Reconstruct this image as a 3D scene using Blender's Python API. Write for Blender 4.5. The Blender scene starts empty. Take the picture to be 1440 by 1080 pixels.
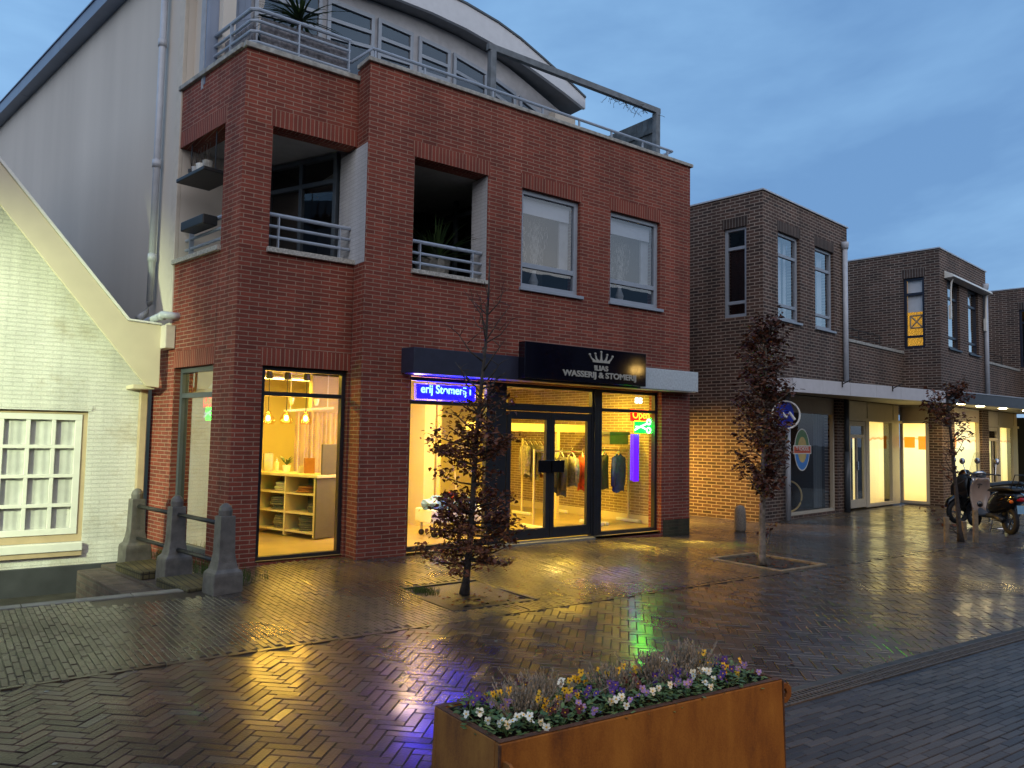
import bpy, bmesh, math, random
from math import radians as R, sin, cos, pi
from mathutils import Vector as V, Matrix
random.seed(7)
C = bpy.context.scene.collection
S = bpy.context.scene

# ------------------------------------------------------------------ camera
cd = bpy.data.cameras.new('camera'); cam = bpy.data.objects.new('camera', cd); C.objects.link(cam)
S.camera = cam
cd.sensor_width = 36; cd.lens = 36*1081/1440; cd.clip_end = 3000; cd.clip_start = .05
_r = V((0.80169082, -0.59748008, 0.01758897)); _u = V((-0.05326598, -0.04210092, 0.99769246)); _f = V((0.59536086, 0.80077778, 0.06557729))
m = Matrix((_r, _u, -_f)).transposed().to_4x4(); m.translation = V((0, 0, 1.6)); cam.matrix_world = m

# ------------------------------------------------------------------ sky, sun, exposure
SUN_EL, SUN_AZ = R(12), R(210)          # the last light, low behind the camera
w = bpy.data.worlds.new('World'); S.world = w; w.use_nodes = True
nt = w.node_tree; nt.nodes.clear()
def wn(t, **k):
    n = nt.nodes.new(t)
    for a, b in k.items(): setattr(n, a, b)
    return n
sky = wn('ShaderNodeTexSky', sky_type='NISHITA', sun_disc=False); sky.sun_elevation = SUN_EL; sky.sun_rotation = -SUN_AZ
sky.air_density = 1.0; sky.dust_density = 1.0; sky.ozone_density = 1.5
tc = wn('ShaderNodeTexCoord'); mp = wn('ShaderNodeMapping'); mp.inputs['Scale'].default_value = (1.0, 1.0, 2.6)
nz = wn('ShaderNodeTexNoise'); nz.inputs['Scale'].default_value = 1.7; nz.inputs['Detail'].default_value = 6; nz.inputs['Roughness'].default_value = .55; nz.inputs['Distortion'].default_value = .3
rp = wn('ShaderNodeValToRGB'); rp.color_ramp.elements[0].position = .38; rp.color_ramp.elements[1].position = .68
rp.color_ramp.elements[0].color = (.74, .79, .86, 1); rp.color_ramp.elements[1].color = (1.42, 1.36, 1.25, 1)
mx = wn('ShaderNodeMix', data_type='RGBA', blend_type='MULTIPLY'); mx.inputs['Factor'].default_value = 1
bg = wn('ShaderNodeBackground'); bg.inputs['Strength'].default_value = .15
out = wn('ShaderNodeOutputWorld')
L = nt.links.new
L(tc.outputs['Generated'], mp.inputs['Vector']); L(mp.outputs['Vector'], nz.inputs['Vector']); L(nz.outputs['Fac'], rp.inputs['Fac'])
dk = wn('ShaderNodeMix', data_type='RGBA'); dk.inputs['Factor'].default_value = .80; dk.inputs[7].default_value = (1.45, 2.85, 5.0, 1)   # the blue cloud deck of dusk
L(sky.outputs['Color'], dk.inputs[6]); L(dk.outputs[2], mx.inputs[6]); L(rp.outputs['Color'], mx.inputs[7]); L(mx.outputs[2], bg.inputs['Color']); L(bg.outputs['Background'], out.inputs['Surface'])
sl = bpy.data.lights.new('sun', 'SUN'); sl.energy = 1.5; sl.angle = R(85); sl.color = (1, .80, .60)
so = bpy.data.objects.new('sun', sl); C.objects.link(so)
so.rotation_euler = V((sin(SUN_AZ)*cos(R(25)), cos(SUN_AZ)*cos(R(25)), sin(R(25)))).to_track_quat('Z', 'Y').to_euler()
S.view_settings.view_transform = 'Standard'; S.view_settings.look = 'None'; S.view_settings.gamma = 1; S.view_settings.exposure = .1
S.cycles.use_denoising = True; S.cycles.max_bounces = 8; S.cycles.transparent_max_bounces = 16; S.cycles.sample_clamp_indirect = 25
S.cycles.caustics_reflective = False; S.cycles.caustics_refractive = False

# ------------------------------------------------------------------ materials
def mat(name):
    m = bpy.data.materials.new(name); m.use_nodes = True
    return m, m.node_tree, m.node_tree.nodes['Principled BSDF']
def plain(name, col, rough=.6, metal=0, var=.12, bump=.0, scale=9, spec=.5, coat=0, col2=None):
    m, t, b = mat(name)
    n = t.nodes.new('ShaderNodeTexNoise'); n.inputs['Scale'].default_value = scale; n.inputs['Detail'].default_value = 5
    g = t.nodes.new('ShaderNodeTexCoord'); t.links.new(g.outputs['Object'], n.inputs['Vector'])
    r = t.nodes.new('ShaderNodeValToRGB')
    r.color_ramp.elements[0].position = .3; r.color_ramp.elements[1].position = .7
    c2 = col2 or tuple(min(1, c*(1+var)) for c in col); c1 = tuple(c*(1-var) for c in col) if not col2 else col
    r.color_ramp.elements[0].color = (*c1, 1); r.color_ramp.elements[1].color = (*c2, 1)
    t.links.new(n.outputs['Fac'], r.inputs['Fac']); t.links.new(r.outputs['Color'], b.inputs['Base Color'])
    b.inputs['Roughness'].default_value = rough; b.inputs['Metallic'].default_value = metal; b.inputs['Specular IOR Level'].default_value = spec
    b.inputs['Coat Weight'].default_value = coat
    if bump:
        bp = t.nodes.new('ShaderNodeBump'); bp.inputs['Strength'].default_value = bump; bp.inputs['Distance'].default_value = .01
        n2 = t.nodes.new('ShaderNodeTexNoise'); n2.inputs['Scale'].default_value = scale*9; n2.inputs['Detail'].default_value = 6
        t.links.new(g.outputs['Object'], n2.inputs['Vector']); t.links.new(n2.outputs['Fac'], bp.inputs['Height']); t.links.new(bp.outputs['Normal'], b.inputs['Normal'])
    return m
def brick(name, c1, c2, mortar, bw=.215, rh=.0505, ms=.0105, off=.5, stain=.35, mbump=.9, rough=.8, swap=False, dirt=None):
    m, t, b = mat(name); N = t.nodes.new; K = t.links.new
    uv = N('ShaderNodeUVMap'); uv.uv_map = 'UVMap'
    if swap:
        mp = N('ShaderNodeMapping'); mp.inputs['Rotation'].default_value = (0, 0, R(90)); K(uv.outputs['UV'], mp.inputs['Vector'])
        class _o: outputs = {'UV': mp.outputs[0]}
        uv = _o
    # slight waviness of the courses
    wz = N('ShaderNodeTexNoise'); wz.inputs['Scale'].default_value = 6; K(uv.outputs['UV'], wz.inputs['Vector'])
    ws = N('ShaderNodeVectorMath'); ws.operation = 'SCALE'; ws.inputs[3].default_value = .006
    wc = N('ShaderNodeVectorMath'); wc.operation = 'SUBTRACT'; wc.inputs[1].default_value = (.5, .5, .5)
    wa = N('ShaderNodeVectorMath'); wa.operation = 'ADD'
    K(wz.outputs['Color'], wc.inputs[0]); K(wc.outputs[0], ws.inputs[0]); K(uv.outputs['UV'], wa.inputs[0]); K(ws.outputs[0], wa.inputs[1])
    k = N('ShaderNodeTexBrick'); k.offset = off; k.squash = 1; k.inputs['Scale'].default_value = 1
    k.inputs['Color1'].default_value = (*c1, 1); k.inputs['Color2'].default_value = (*c2, 1); k.inputs['Mortar'].default_value = (*mortar, 1)
    k.inputs['Brick Width'].default_value = bw; k.inputs['Row Height'].default_value = rh; k.inputs['Mortar Size'].default_value = ms*.5
    k.inputs['Mortar Smooth'].default_value = .25; k.inputs['Bias'].default_value = 0
    K(wa.outputs[0], k.inputs['Vector'])
    n = N('ShaderNodeTexNoise'); n.inputs['Scale'].default_value = .9; n.inputs['Detail'].default_value = 8; n.inputs['Roughness'].default_value = .65; K(uv.outputs['UV'], n.inputs['Vector'])
    r = N('ShaderNodeMapRange'); r.inputs['From Min'].default_value = .3; r.inputs['From Max'].default_value = .7; r.inputs['To Min'].default_value = 1-stain; r.inputs['To Max'].default_value = 1+stain*.5
    K(n.outputs['Fac'], r.inputs['Value'])
    f = N('ShaderNodeTexNoise'); f.inputs['Scale'].default_value = 60; f.inputs['Detail'].default_value = 3; K(uv.outputs['UV'], f.inputs['Vector'])
    fr = N('ShaderNodeMapRange'); fr.inputs['To Min'].default_value = .75; fr.inputs['To Max'].default_value = 1.25; K(f.outputs['Fac'], fr.inputs['Value'])
    mm = N('ShaderNodeMath'); mm.operation = 'MULTIPLY'; K(r.outputs['Result'], mm.inputs[0]); K(fr.outputs['Result'], mm.inputs[1])
    sm = N('ShaderNodeMapping'); sm.inputs['Scale'].default_value = (3.2, .22, 1); K(uv.outputs['UV'], sm.inputs['Vector'])     # rain streaks
    sn = N('ShaderNodeTexNoise'); sn.inputs['Scale'].default_value = 1.0; sn.inputs['Detail'].default_value = 4; K(sm.outputs[0], sn.inputs['Vector'])
    sr = N('ShaderNodeMapRange'); sr.inputs['From Min'].default_value = .34; sr.inputs['From Max'].default_value = .6; sr.inputs['To Min'].default_value = 1-stain*.9; sr.inputs['To Max'].default_value = 1.06; K(sn.outputs['Fac'], sr.inputs['Value'])
    m3 = N('ShaderNodeMath'); m3.operation = 'MULTIPLY'; K(mm.outputs[0], m3.inputs[0]); K(sr.outputs['Result'], m3.inputs[1])
    src = k.outputs['Color']
    if dirt:
        dn = N('ShaderNodeTexNoise'); dn.inputs['Scale'].default_value = 1.1; dn.inputs['Detail'].default_value = 7; dn.inputs['Roughness'].default_value = .7; K(uv.outputs['UV'], dn.inputs['Vector'])
        dr = N('ShaderNodeMapRange'); dr.inputs['From Min'].default_value = .54; dr.inputs['From Max'].default_value = .74; dr.inputs['To Max'].default_value = .7; K(dn.outputs['Fac'], dr.inputs['Value'])
        dm = N('ShaderNodeMix'); dm.data_type = 'RGBA'; dm.inputs[7].default_value = (*dirt, 1); K(dr.outputs['Result'], dm.inputs['Factor']); K(src, dm.inputs[6]); src = dm.outputs[2]
    x = N('ShaderNodeVectorMath'); x.operation = 'SCALE'; K(src, x.inputs[0]); K(m3.outputs[0], x.inputs[3])
    K(x.outputs[0], b.inputs['Base Color'])
    b.inputs['Roughness'].default_value = rough; b.inputs['Specular IOR Level'].default_value = .35
    h = N('ShaderNodeMath'); h.operation = 'MULTIPLY_ADD'; h.inputs[1].default_value = -1; h.inputs[2].default_value = 1; K(k.outputs['Fac'], h.inputs[0])
    h2 = N('ShaderNodeMath'); h2.operation = 'MULTIPLY_ADD'; h2.inputs[1].default_value = .35; K(f.outputs['Fac'], h2.inputs[0]); K(h.outputs[0], h2.inputs[2])
    bp = N('ShaderNodeBump'); bp.inputs['Strength'].default_value = mbump; bp.inputs['Distance'].default_value = .008
    K(h2.outputs[0], bp.inputs['Height']); K(bp.outputs['Normal'], b.inputs['Normal'])
    return m
def glass(name, tint=(1, 1, 1), boost=1.0, ior=1.5, rough=0.0):
    m = bpy.data.materials.new(name); m.use_nodes = True; t = m.node_tree; t.nodes.clear(); N = t.nodes.new
    o = N('ShaderNodeOutputMaterial'); mix = N('ShaderNodeMixShader'); tr = N('ShaderNodeBsdfTransparent'); gl = N('ShaderNodeBsdfGlossy')
    tr.inputs['Color'].default_value = (*tint, 1); gl.inputs['Roughness'].default_value = rough
    fr = N('ShaderNodeFresnel'); ge = N('ShaderNodeNewGeometry'); iv = N('ShaderNodeMapRange'); iv.inputs['To Min'].default_value = ior; iv.inputs['To Max'].default_value = 1/ior
    t.links.new(ge.outputs['Backfacing'], iv.inputs['Value']); t.links.new(iv.outputs['Result'], fr.inputs['IOR'])
    mu = N('ShaderNodeMath'); mu.operation = 'MULTIPLY'; mu.inputs[1].default_value = boost; mu.use_clamp = True
    nz = N('ShaderNodeTexNoise'); nz.inputs['Scale'].default_value = 1.3
    g = N('ShaderNodeTexCoord'); bp = N('ShaderNodeBump'); bp.inputs['Strength'].default_value = .06; bp.inputs['Distance'].default_value = .02
    t.links.new(g.outputs['Object'], nz.inputs['Vector']); t.links.new(nz.outputs['Fac'], bp.inputs['Height']); t.links.new(bp.outputs['Normal'], gl.inputs['Normal'])
    t.links.new(fr.outputs['Fac'], mu.inputs[0]); t.links.new(mu.outputs[0], mix.inputs['Fac'])
    t.links.new(tr.outputs[0], mix.inputs[1]); t.links.new(gl.outputs[0], mix.inputs[2]); t.links.new(mix.outputs[0], o.inputs['Surface'])
    return m
def emit(name, col, s, base=(.02, .02, .02)):
    m, t, b = mat(name); b.inputs['Base Color'].default_value = (*base, 1); b.inputs['Emission Color'].default_value = (*col, 1); b.inputs['Emission Strength'].default_value = s
    return m
def island(name, stops, rough=(.25, .5), spec=.5, bump=.25, bscale=70, wet=0):
    """colour per mesh island (one paver, one leaf)"""
    m, t, b = mat(name); N = t.nodes.new; K = t.links.new
    g = N('ShaderNodeNewGeometry'); r = N('ShaderNodeValToRGB'); el = r.color_ramp.elements
    while len(el) < len(stops): el.new(.5)
    for e, (p, c) in zip(el, stops): e.position = p; e.color = (*c, 1)
    K(g.outputs['Random Per Island'], r.inputs['Fac'])
    tcn = N('ShaderNodeTexCoord'); n = N('ShaderNodeTexNoise'); n.inputs['Scale'].default_value = .8; n.inputs['Detail'].default_value = 5; K(tcn.outputs['Object'], n.inputs['Vector'])
    mr = N('ShaderNodeMapRange'); mr.inputs['From Min'].default_value = .3; mr.inputs['From Max'].default_value = .7; mr.inputs['To Min'].default_value = rough[0]; mr.inputs['To Max'].default_value = rough[1]
    K(n.outputs['Fac'], mr.inputs['Value']); K(mr.outputs['Result'], b.inputs['Roughness'])
    K(r.outputs['Color'], b.inputs['Base Color']); b.inputs['Specular IOR Level'].default_value = spec; b.inputs['Coat Roughness'].default_value = .16
    if wet:                       # damp paving: drier at the left end of the street, uneven elsewhere
        sx = N('ShaderNodeSeparateXYZ'); K(tcn.outputs['Object'], sx.inputs[0])
        wx = N('ShaderNodeMapRange'); wx.inputs['From Min'].default_value = .6; wx.inputs['From Max'].default_value = 3.0; wx.inputs['To Min'].default_value = .12; wx.inputs['To Max'].default_value = 1; K(sx.outputs['X'], wx.inputs['Value'])
        wn_ = N('ShaderNodeTexNoise'); wn_.inputs['Scale'].default_value = 1.7; wn_.inputs['Detail'].default_value = 6; K(tcn.outputs['Object'], wn_.inputs['Vector'])
        wr = N('ShaderNodeMapRange'); wr.inputs['From Min'].default_value = .36; wr.inputs['From Max'].default_value = .62; wr.inputs['To Min'].default_value = .25; wr.inputs['To Max'].default_value = 1.0; K(wn_.outputs['Fac'], wr.inputs['Value'])
        w1 = N('ShaderNodeMath'); w1.operation = 'MULTIPLY'; K(wx.outputs['Result'], w1.inputs[0]); K(wr.outputs['Result'], w1.inputs[1])
        w2 = N('ShaderNodeMath'); w2.operation = 'MULTIPLY'; w2.inputs[1].default_value = wet; K(w1.outputs[0], w2.inputs[0]); K(w2.outputs[0], b.inputs['Coat Weight'])
        w3 = N('ShaderNodeMath'); w3.operation = 'MULTIPLY'; w3.inputs[1].default_value = spec; K(wx.outputs['Result'], w3.inputs[0]); K(w3.outputs[0], b.inputs['Specular IOR Level'])
    if bump:
        f = N('ShaderNodeTexNoise'); f.inputs['Scale'].default_value = bscale; f.inputs['Detail'].default_value = 4; K(tcn.outputs['Object'], f.inputs['Vector'])
        bp = N('ShaderNodeBump'); bp.inputs['Strength'].default_value = bump; bp.inputs['Distance'].default_value = .006; K(f.outputs['Fac'], bp.inputs['Height']); K(bp.outputs['Normal'], b.inputs['Normal'])
    return m

M = {}
M['red'] = brick('red_brick', (.275, .058, .035), (.17, .038, .025), (.35, .215, .155), ms=.012, stain=.22)
M['redsol'] = brick('red_soldier', (.265, .056, .034), (.18, .040, .026), (.36, .22, .155), bw=4, rh=.053, ms=.011, off=0, stain=.12, swap=True)
M['mossy'] = brick('mossy_brick', (.07, .05, .028), (.04, .038, .018), (.07, .065, .035), ms=.0125, stain=.6)
M['brown'] = brick('brown_brick', (.115, .062, .047), (.050, .032, .027), (.33, .26, .21), bw=.215, rh=.066, ms=.0195, stain=.25)
M['brownsol'] = brick('brown_soldier', (.08, .05, .04), (.045, .03, .025), (.22, .185, .16), bw=4, rh=.066, ms=.017, off=0, swap=True)
M['whitebrick'] = brick('white_painted_brick', (.76, .75, .70), (.73, .72, .67), (.69, .68, .64), bw=.2, rh=.052, ms=.012, stain=.16, mbump=1, rough=.6, dirt=(.42, .35, .22))
M['whiteloggia'] = brick('white_loggia_brick', (.62, .62, .64), (.58, .58, .60), (.48, .48, .5), stain=.12, mbump=.5)
M['stone_wall'] = brick('old_wall_brick', (.16, .12, .10), (.10, .075, .065), (.13, .115, .1), bw=.2, rh=.07, ms=.02, stain=.4)
M['capbrick'] = brick('cap_brick', (.15, .125, .06), (.11, .10, .05), (.05, .045, .03), bw=4, rh=.065, ms=.014, off=0, stain=.5, swap=True)
M['inbrick'] = brick('shop_brick', (.34, .24, .13), (.24, .17, .10), (.62, .55, .42), stain=.2)
def stucco():
    m, t, b = mat('stucco'); N = t.nodes.new; K = t.links.new
    uv = N('ShaderNodeUVMap'); uv.uv_map = 'UVMap'
    mp = N('ShaderNodeMapping'); mp.inputs['Scale'].default_value = (.55, .06, 1); K(uv.outputs['UV'], mp.inputs['Vector'])
    n = N('ShaderNodeTexNoise'); n.inputs['Scale'].default_value = 1.6; n.inputs['Detail'].default_value = 5; K(mp.outputs[0], n.inputs['Vector'])
    r = N('ShaderNodeValToRGB'); r.color_ramp.elements[0].position = .3; r.color_ramp.elements[1].position = .75
    r.color_ramp.elements[0].color = (.60, .545, .48, 1); r.color_ramp.elements[1].color = (.73, .665, .585, 1)
    K(n.outputs['Fac'], r.inputs['Fac']); K(r.outputs['Color'], b.inputs['Base Color']); b.inputs['Roughness'].default_value = .9
    f = N('ShaderNodeTexNoise'); f.inputs['Scale'].default_value = 90; K(uv.outputs['UV'], f.inputs['Vector'])
    bp = N('ShaderNodeBump'); bp.inputs['Strength'].default_value = .4; bp.inputs['Distance'].default_value = .006; K(f.outputs['Fac'], bp.inputs['Height']); K(bp.outputs['Normal'], b.inputs['Normal'])
    return m
M['stucco'] = stucco()
M['stucco_light'] = plain('stucco_light', (.62, .56, .48), .85, var=.06, bump=.2)
M['cream'] = plain('cream_paint', (.66, .58, .42), .5, var=.05, scale=3, bump=.05)
M['trimtan'] = plain('tan_trim', (.50, .38, .24), .5, var=.08)
M['white'] = plain('white_paint', (.78, .77, .72), .4, var=.04)
M['greyframe'] = plain('grey_blue_frame', (.30, .34, .40), .4, var=.06)
M['darkframe'] = plain('dark_frame', (.018, .02, .025), .35, var=.15)
M['slate'] = plain('slate_frame', (.07, .085, .10), .35, var=.1)
M['navy'] = plain('navy_frame', (.012, .016, .035), .4)
M['concrete'] = plain('concrete', (.36, .35, .32), .85, var=.35, scale=14, bump=.4)
M['sill'] = plain('speckled_sill', (.40, .38, .34), .8, var=.4, scale=40, bump=.3)
M['bluestone'] = plain('bluestone', (.125, .115, .105), .55, var=.3, scale=12, bump=.3)
M['steel'] = plain('painted_steel', (.33, .38, .46), .4, var=.1)
M['pvc'] = plain('grey_pvc', (.47, .50, .56), .35, var=.08)
M['iron'] = plain('black_iron', (.02, .02, .021), .45, var=.2)
M['plinth'] = plain('dark_plinth', (.045, .048, .055), .6, var=.25, scale=4)
M['roofmetal'] = plain('roof_panel', (.19, .24, .34), .4, var=.1, scale=2)
M['fasciawhite'] = plain('white_fascia', (.60, .62, .66), .4, var=.05)
M['soffit'] = plain('soffit', (.20, .205, .22), .7, var=.08)
M['pentwall'] = plain('shaded_penthouse_render', (.42, .43, .46), .8, var=.1, bump=.15)  # darker bluish tone puts the wall's shadow into its colour
M['whitewall'] = plain('white_render', (.50, .49, .48), .8, var=.08, bump=.15)
M['canopy'] = plain('canopy_navy', (.022, .024, .045), .4, var=.15)
M['canopysilver'] = plain('dented_aluminium', (.62, .64, .64), .3, .35, var=.15, scale=30, bump=.5)
M['canopywhite'] = plain('white_panel', (.62, .60, .62), .35, var=.04)
M['canopygrey'] = plain('dark_grey_panel', (.06, .06, .068), .4)
M['beigepanel'] = plain('beige_panel', (.45, .36, .27), .5, var=.05)
M['beigeframe'] = plain('beige_frame', (.50, .45, .36), .45, var=.05)
M['underside'] = plain('canopy_underside', (.55, .52, .44), .6, var=.05)
M['wood'] = plain('weathered_wood', (.10, .115, .125), .8, var=.45, scale=7, bump=.3)
M['pergola'] = plain('pergola_timber', (.15, .17, .19), .75, var=.25)
M['reed'] = plain('reed_screen', (.20, .19, .20), .9, var=.5, scale=25, bump=.6)
M['black'] = plain('gloss_black', (.006, .006, .008), .12, coat=.5, var=.2)
M['signblack'] = plain('sign_black', (.004, .004, .010), .07, spec=.6, var=.1)
M['signletter'] = plain('brushed_letter', (.48, .46, .40), .35, .3, var=.05)
M['inwall'] = plain('shop_wall', (.62, .54, .36), .8, var=.05, scale=2)
M['infloor'] = plain('shop_floor', (.34, .26, .13), .3, var=.2, scale=3)
M['inceil'] = plain('shop_ceiling', (.60, .56, .44), .8, var=.05)
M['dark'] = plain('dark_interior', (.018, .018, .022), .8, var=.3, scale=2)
M['net'] = plain('white_net', (.62, .62, .60), .9, var=.12, scale=6)
M['curtain'] = plain('pale_curtain', (.46, .46, .48), .9, var=.15, scale=5)
M['drape'] = plain('beige_drape', (.55, .45, .33), .9, var=.12, scale=5)
M['blind'] = plain('white_blind', (.70, .71, .74), .8, var=.03)
M['stripstone'] = plain('strip_stone', (.085, .08, .072), .8, var=.25, scale=10, bump=.3, spec=.15)
M['soil'] = plain('dark_soil', (.030, .021, .014), .97, var=.7, scale=18, bump=1, spec=.08)
M['shelfwood'] = plain('pale_shelf', (.62, .52, .33), .5, var=.06)
M['shelfside'] = plain('grey_shelf_side', (.10, .09, .06), .6, var=.05)
M['rubber'] = plain('tyre_rubber', (.012, .012, .013), .7, var=.2)
M['chrome'] = plain('bright_metal', (.6, .6, .62), .2, 1, var=.05)
M['creampaint'] = plain('scooter_cream', (.40, .29, .23), .25, coat=.6, var=.04)
M['leather'] = plain('black_leather', (.012, .012, .012), .45, var=.2)
M['bark'] = plain('bark', (.055, .042, .035), .85, var=.45, scale=22, bump=.8)
M['barkpale'] = plain('pale_bark', (.20, .16, .12), .85, var=.55, scale=18, bump=.8)
M['granite'] = plain('granite', (.20, .165, .13), .85, var=.35, scale=45, bump=.6)
M['timber'] = plain('raw_timber', (.22, .16, .10), .8, var=.35, scale=15, bump=.4)
M['leaf'] = island('beech_leaf', [(0, (.05, .014, .009)), (.6, (.09, .028, .016)), (1, (.16, .065, .032))], (.4, .6), .3, 0)
M['leafdry'] = island('dry_leaf', [(0, (.07, .021, .010)), (.6, (.14, .044, .019)), (1, (.22, .08, .032))], (.4, .6), .3, 0)
M['green'] = island('pansy_leaf', [(0, (.045, .09, .028)), (.6, (.085, .15, .045)), (1, (.16, .22, .075))], (.35, .55), .4, 0)
M['palm'] = island('palm_leaf', [(0, (.02, .05, .018)), (1, (.07, .12, .035))], (.4, .6), .4, 0)
M['heather'] = island('heather_sprig', [(0, (.17, .15, .11)), (.5, (.31, .26, .20)), (1, (.45, .36, .29))], (.7, .9), .2, 0)
M['plume'] = island('dry_plume', [(0, (.45, .42, .38)), (1, (.62, .58, .52))], (.7, .9), .2, 0)
M['grassblade'] = island('grass_blade', [(0, (.03, .07, .015)), (1, (.08, .13, .03))], (.4, .6), .3, 0)
for nm, c in dict(yellow=(.80, .46, .015), whitef=(.80, .78, .66), purple=(.075, .025, .22), maroon=(.075, .008, .018), lilac=(.34, .20, .42)).items():
    M[nm] = plain('petal_'+nm, c, .6, var=.12, scale=60)
M['herring'] = island('herringbone_paver', [(0, (.034, .025, .020)), (.45, (.058, .039, .030)), (.8, (.095, .058, .042)), (1, (.064, .058, .052))], (.18, .42), .6, .35, wet=.9)
M['running'] = island('small_paver', [(0, (.034, .027, .021)), (.5, (.056, .042, .032)), (1, (.085, .064, .048))], (.18, .42), .6, .35, wet=.9)
M['roadbrick'] = island('road_paver', [(0, (.035, .028, .026)), (.6, (.06, .048, .042)), (1, (.08, .066, .058))], (.3, .5), .5, .45)
M['joint'] = plain('joint_sand', (.036, .029, .023), .45, var=.4, scale=20, bump=.4)
M['pit'] = plain('yard_floor', (.045, .042, .035), .7, var=.4, scale=5, bump=.5)
M['kerb'] = plain('kerb_stone', (.20, .195, .17), .75, var=.2, scale=8, bump=.3)
M['drain'] = plain('drain_iron', (.13, .095, .07), .6, .1, var=.3, scale=30)
M['glass'] = glass('window_glass', boost=1.25)
M['sideglass'] = glass('side_glass', (.34, .36, .34), boost=4.5)
M['shopglass'] = glass('shop_glass', boost=.8)
M['skyglass'] = glass('sky_mirror_glass', (.70, .74, .80), boost=3.4)
M['warmlamp'] = emit('warm_bulb', (1, .55, .08), 40)
M['ceillamp'] = emit('ceiling_strip', (1, .62, .14), 14)
M['spot'] = emit('spot_lens', (1, .78, .36), 60)
M['ledblue'] = emit('led_blue', (.0004, .0002, 1), 60)
M['ledtext'] = emit('led_text', (.35, .85, 1), 2.2)
M['neonred'] = emit('neon_red', (1, .002, .001), 6)
M['neongreen'] = emit('neon_green', (0, 1, .006), 24)
M['neonyellow'] = emit('neon_yellow', (1, .55, .03), 2.2)
M['neonwhite'] = emit('neon_white', (.8, 1, .95), 2.5)
M['purplelight'] = emit('purple_strip', (.13, .004, 1), 1.3)

# corten steel
def corten():
    m, t, b = mat('corten_steel'); N = t.nodes.new; K = t.links.new
    g = N('ShaderNodeTexCoord'); mp = N('ShaderNodeMapping'); mp.inputs['Scale'].default_value = (5, 5, 1.6); K(g.outputs['Object'], mp.inputs['Vector'])
    n = N('ShaderNodeTexNoise'); n.inputs['Scale'].default_value = 1.4; n.inputs['Detail'].default_value = 7; n.inputs['Roughness'].default_value = .6; K(mp.outputs[0], n.inputs['Vector'])
    n2 = N('ShaderNodeTexNoise'); n2.inputs['Scale'].default_value = 130; n2.inputs['Detail'].default_value = 3; K(g.outputs['Object'], n2.inputs['Vector'])
    ad = N('ShaderNodeMath'); ad.operation = 'MULTIPLY_ADD'; ad.inputs[1].default_value = .22; K(n2.outputs['Fac'], ad.inputs[0]); K(n.outputs['Fac'], ad.inputs[2])
    r = N('ShaderNodeValToRGB'); r.color_ramp.elements[0].position = .38; r.color_ramp.elements[1].position = .78
    r.color_ramp.elements[0].color = (.11, .034, .010, 1); r.color_ramp.elements[1].color = (.36, .145, .022, 1); e = r.color_ramp.elements.new(.58); e.color = (.25, .088, .012, 1)
    K(ad.outputs[0], r.inputs['Fac']); K(r.outputs['Color'], b.inputs['Base Color']); b.inputs['Roughness'].default_value = .75
    bp = N('ShaderNodeBump'); bp.inputs['Strength'].default_value = .25; bp.inputs['Distance'].default_value = .003; K(n2.outputs['Fac'], bp.inputs['Height']); K(bp.outputs['Normal'], b.inputs['Normal'])
    return m
M['corten'] = corten()
M['weld'] = plain('weld_seam', (.09, .035, .015), .7, var=.4, scale=40, bump=.6)
# lit shop film (frosted foil with light behind it)
def film(name, s=1.0, orange=True):
    m, t, b = mat(name); N = t.nodes.new; K = t.links.new
    uv = N('ShaderNodeUVMap'); uv.uv_map = 'UVMap'; sp = N('ShaderNodeSeparateXYZ'); K(uv.outputs['UV'], sp.inputs[0])
    n = N('ShaderNodeTexNoise'); n.inputs['Scale'].default_value = 2.2; n.inputs['Detail'].default_value = 3; K(uv.outputs['UV'], n.inputs['Vector'])
    ad = N('ShaderNodeMath'); ad.operation = 'MULTIPLY_ADD'; ad.inputs[1].default_value = .25; K(n.outputs['Fac'], ad.inputs[0]); K(sp.outputs['Y'], ad.inputs[2])
    mr = N('ShaderNodeMapRange'); mr.inputs['From Min'].default_value = 0.1; mr.inputs['From Max'].default_value = 2.6; K(ad.outputs[0], mr.inputs['Value'])
    r = N('ShaderNodeValToRGB'); el = r.color_ramp.elements
    st = [(0, (.55, .34, .06)), (.14, (.75, .55, .16)), (.4, (.80, .72, .28)), (.66, (.85, .80, .36)), (.675, (.80, .30, .05)), (.69, (.9, .74, .28)), (.86, (.9, .62, .14)), (1, (.9, .36, .02))]
    while len(el) < len(st): el.new(.5)
    for e, (p, c) in zip(el, st): e.position = p; e.color = (*c, 1)
    K(mr.outputs['Result'], r.inputs['Fac']); K(r.outputs['Color'], b.inputs['Emission Color']); b.inputs['Emission Strength'].default_value = s
    b.inputs['Base Color'].default_value = (.4, .4, .36, 1); b.inputs['Roughness'].default_value = .15
    return m
M['film'] = film('lit_frosted_foil', 1.6)
M['filmdim'] = film('lit_frosted_foil_dim', 1.2)
M['orangelit'] = emit('orange_lit_poster', (1, .30, .01), 1.2, (.5, .2, .02))
M['litroom'] = emit('lit_room_back', (1, .52, .06), 1.0, (.5, .4, .2))

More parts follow.
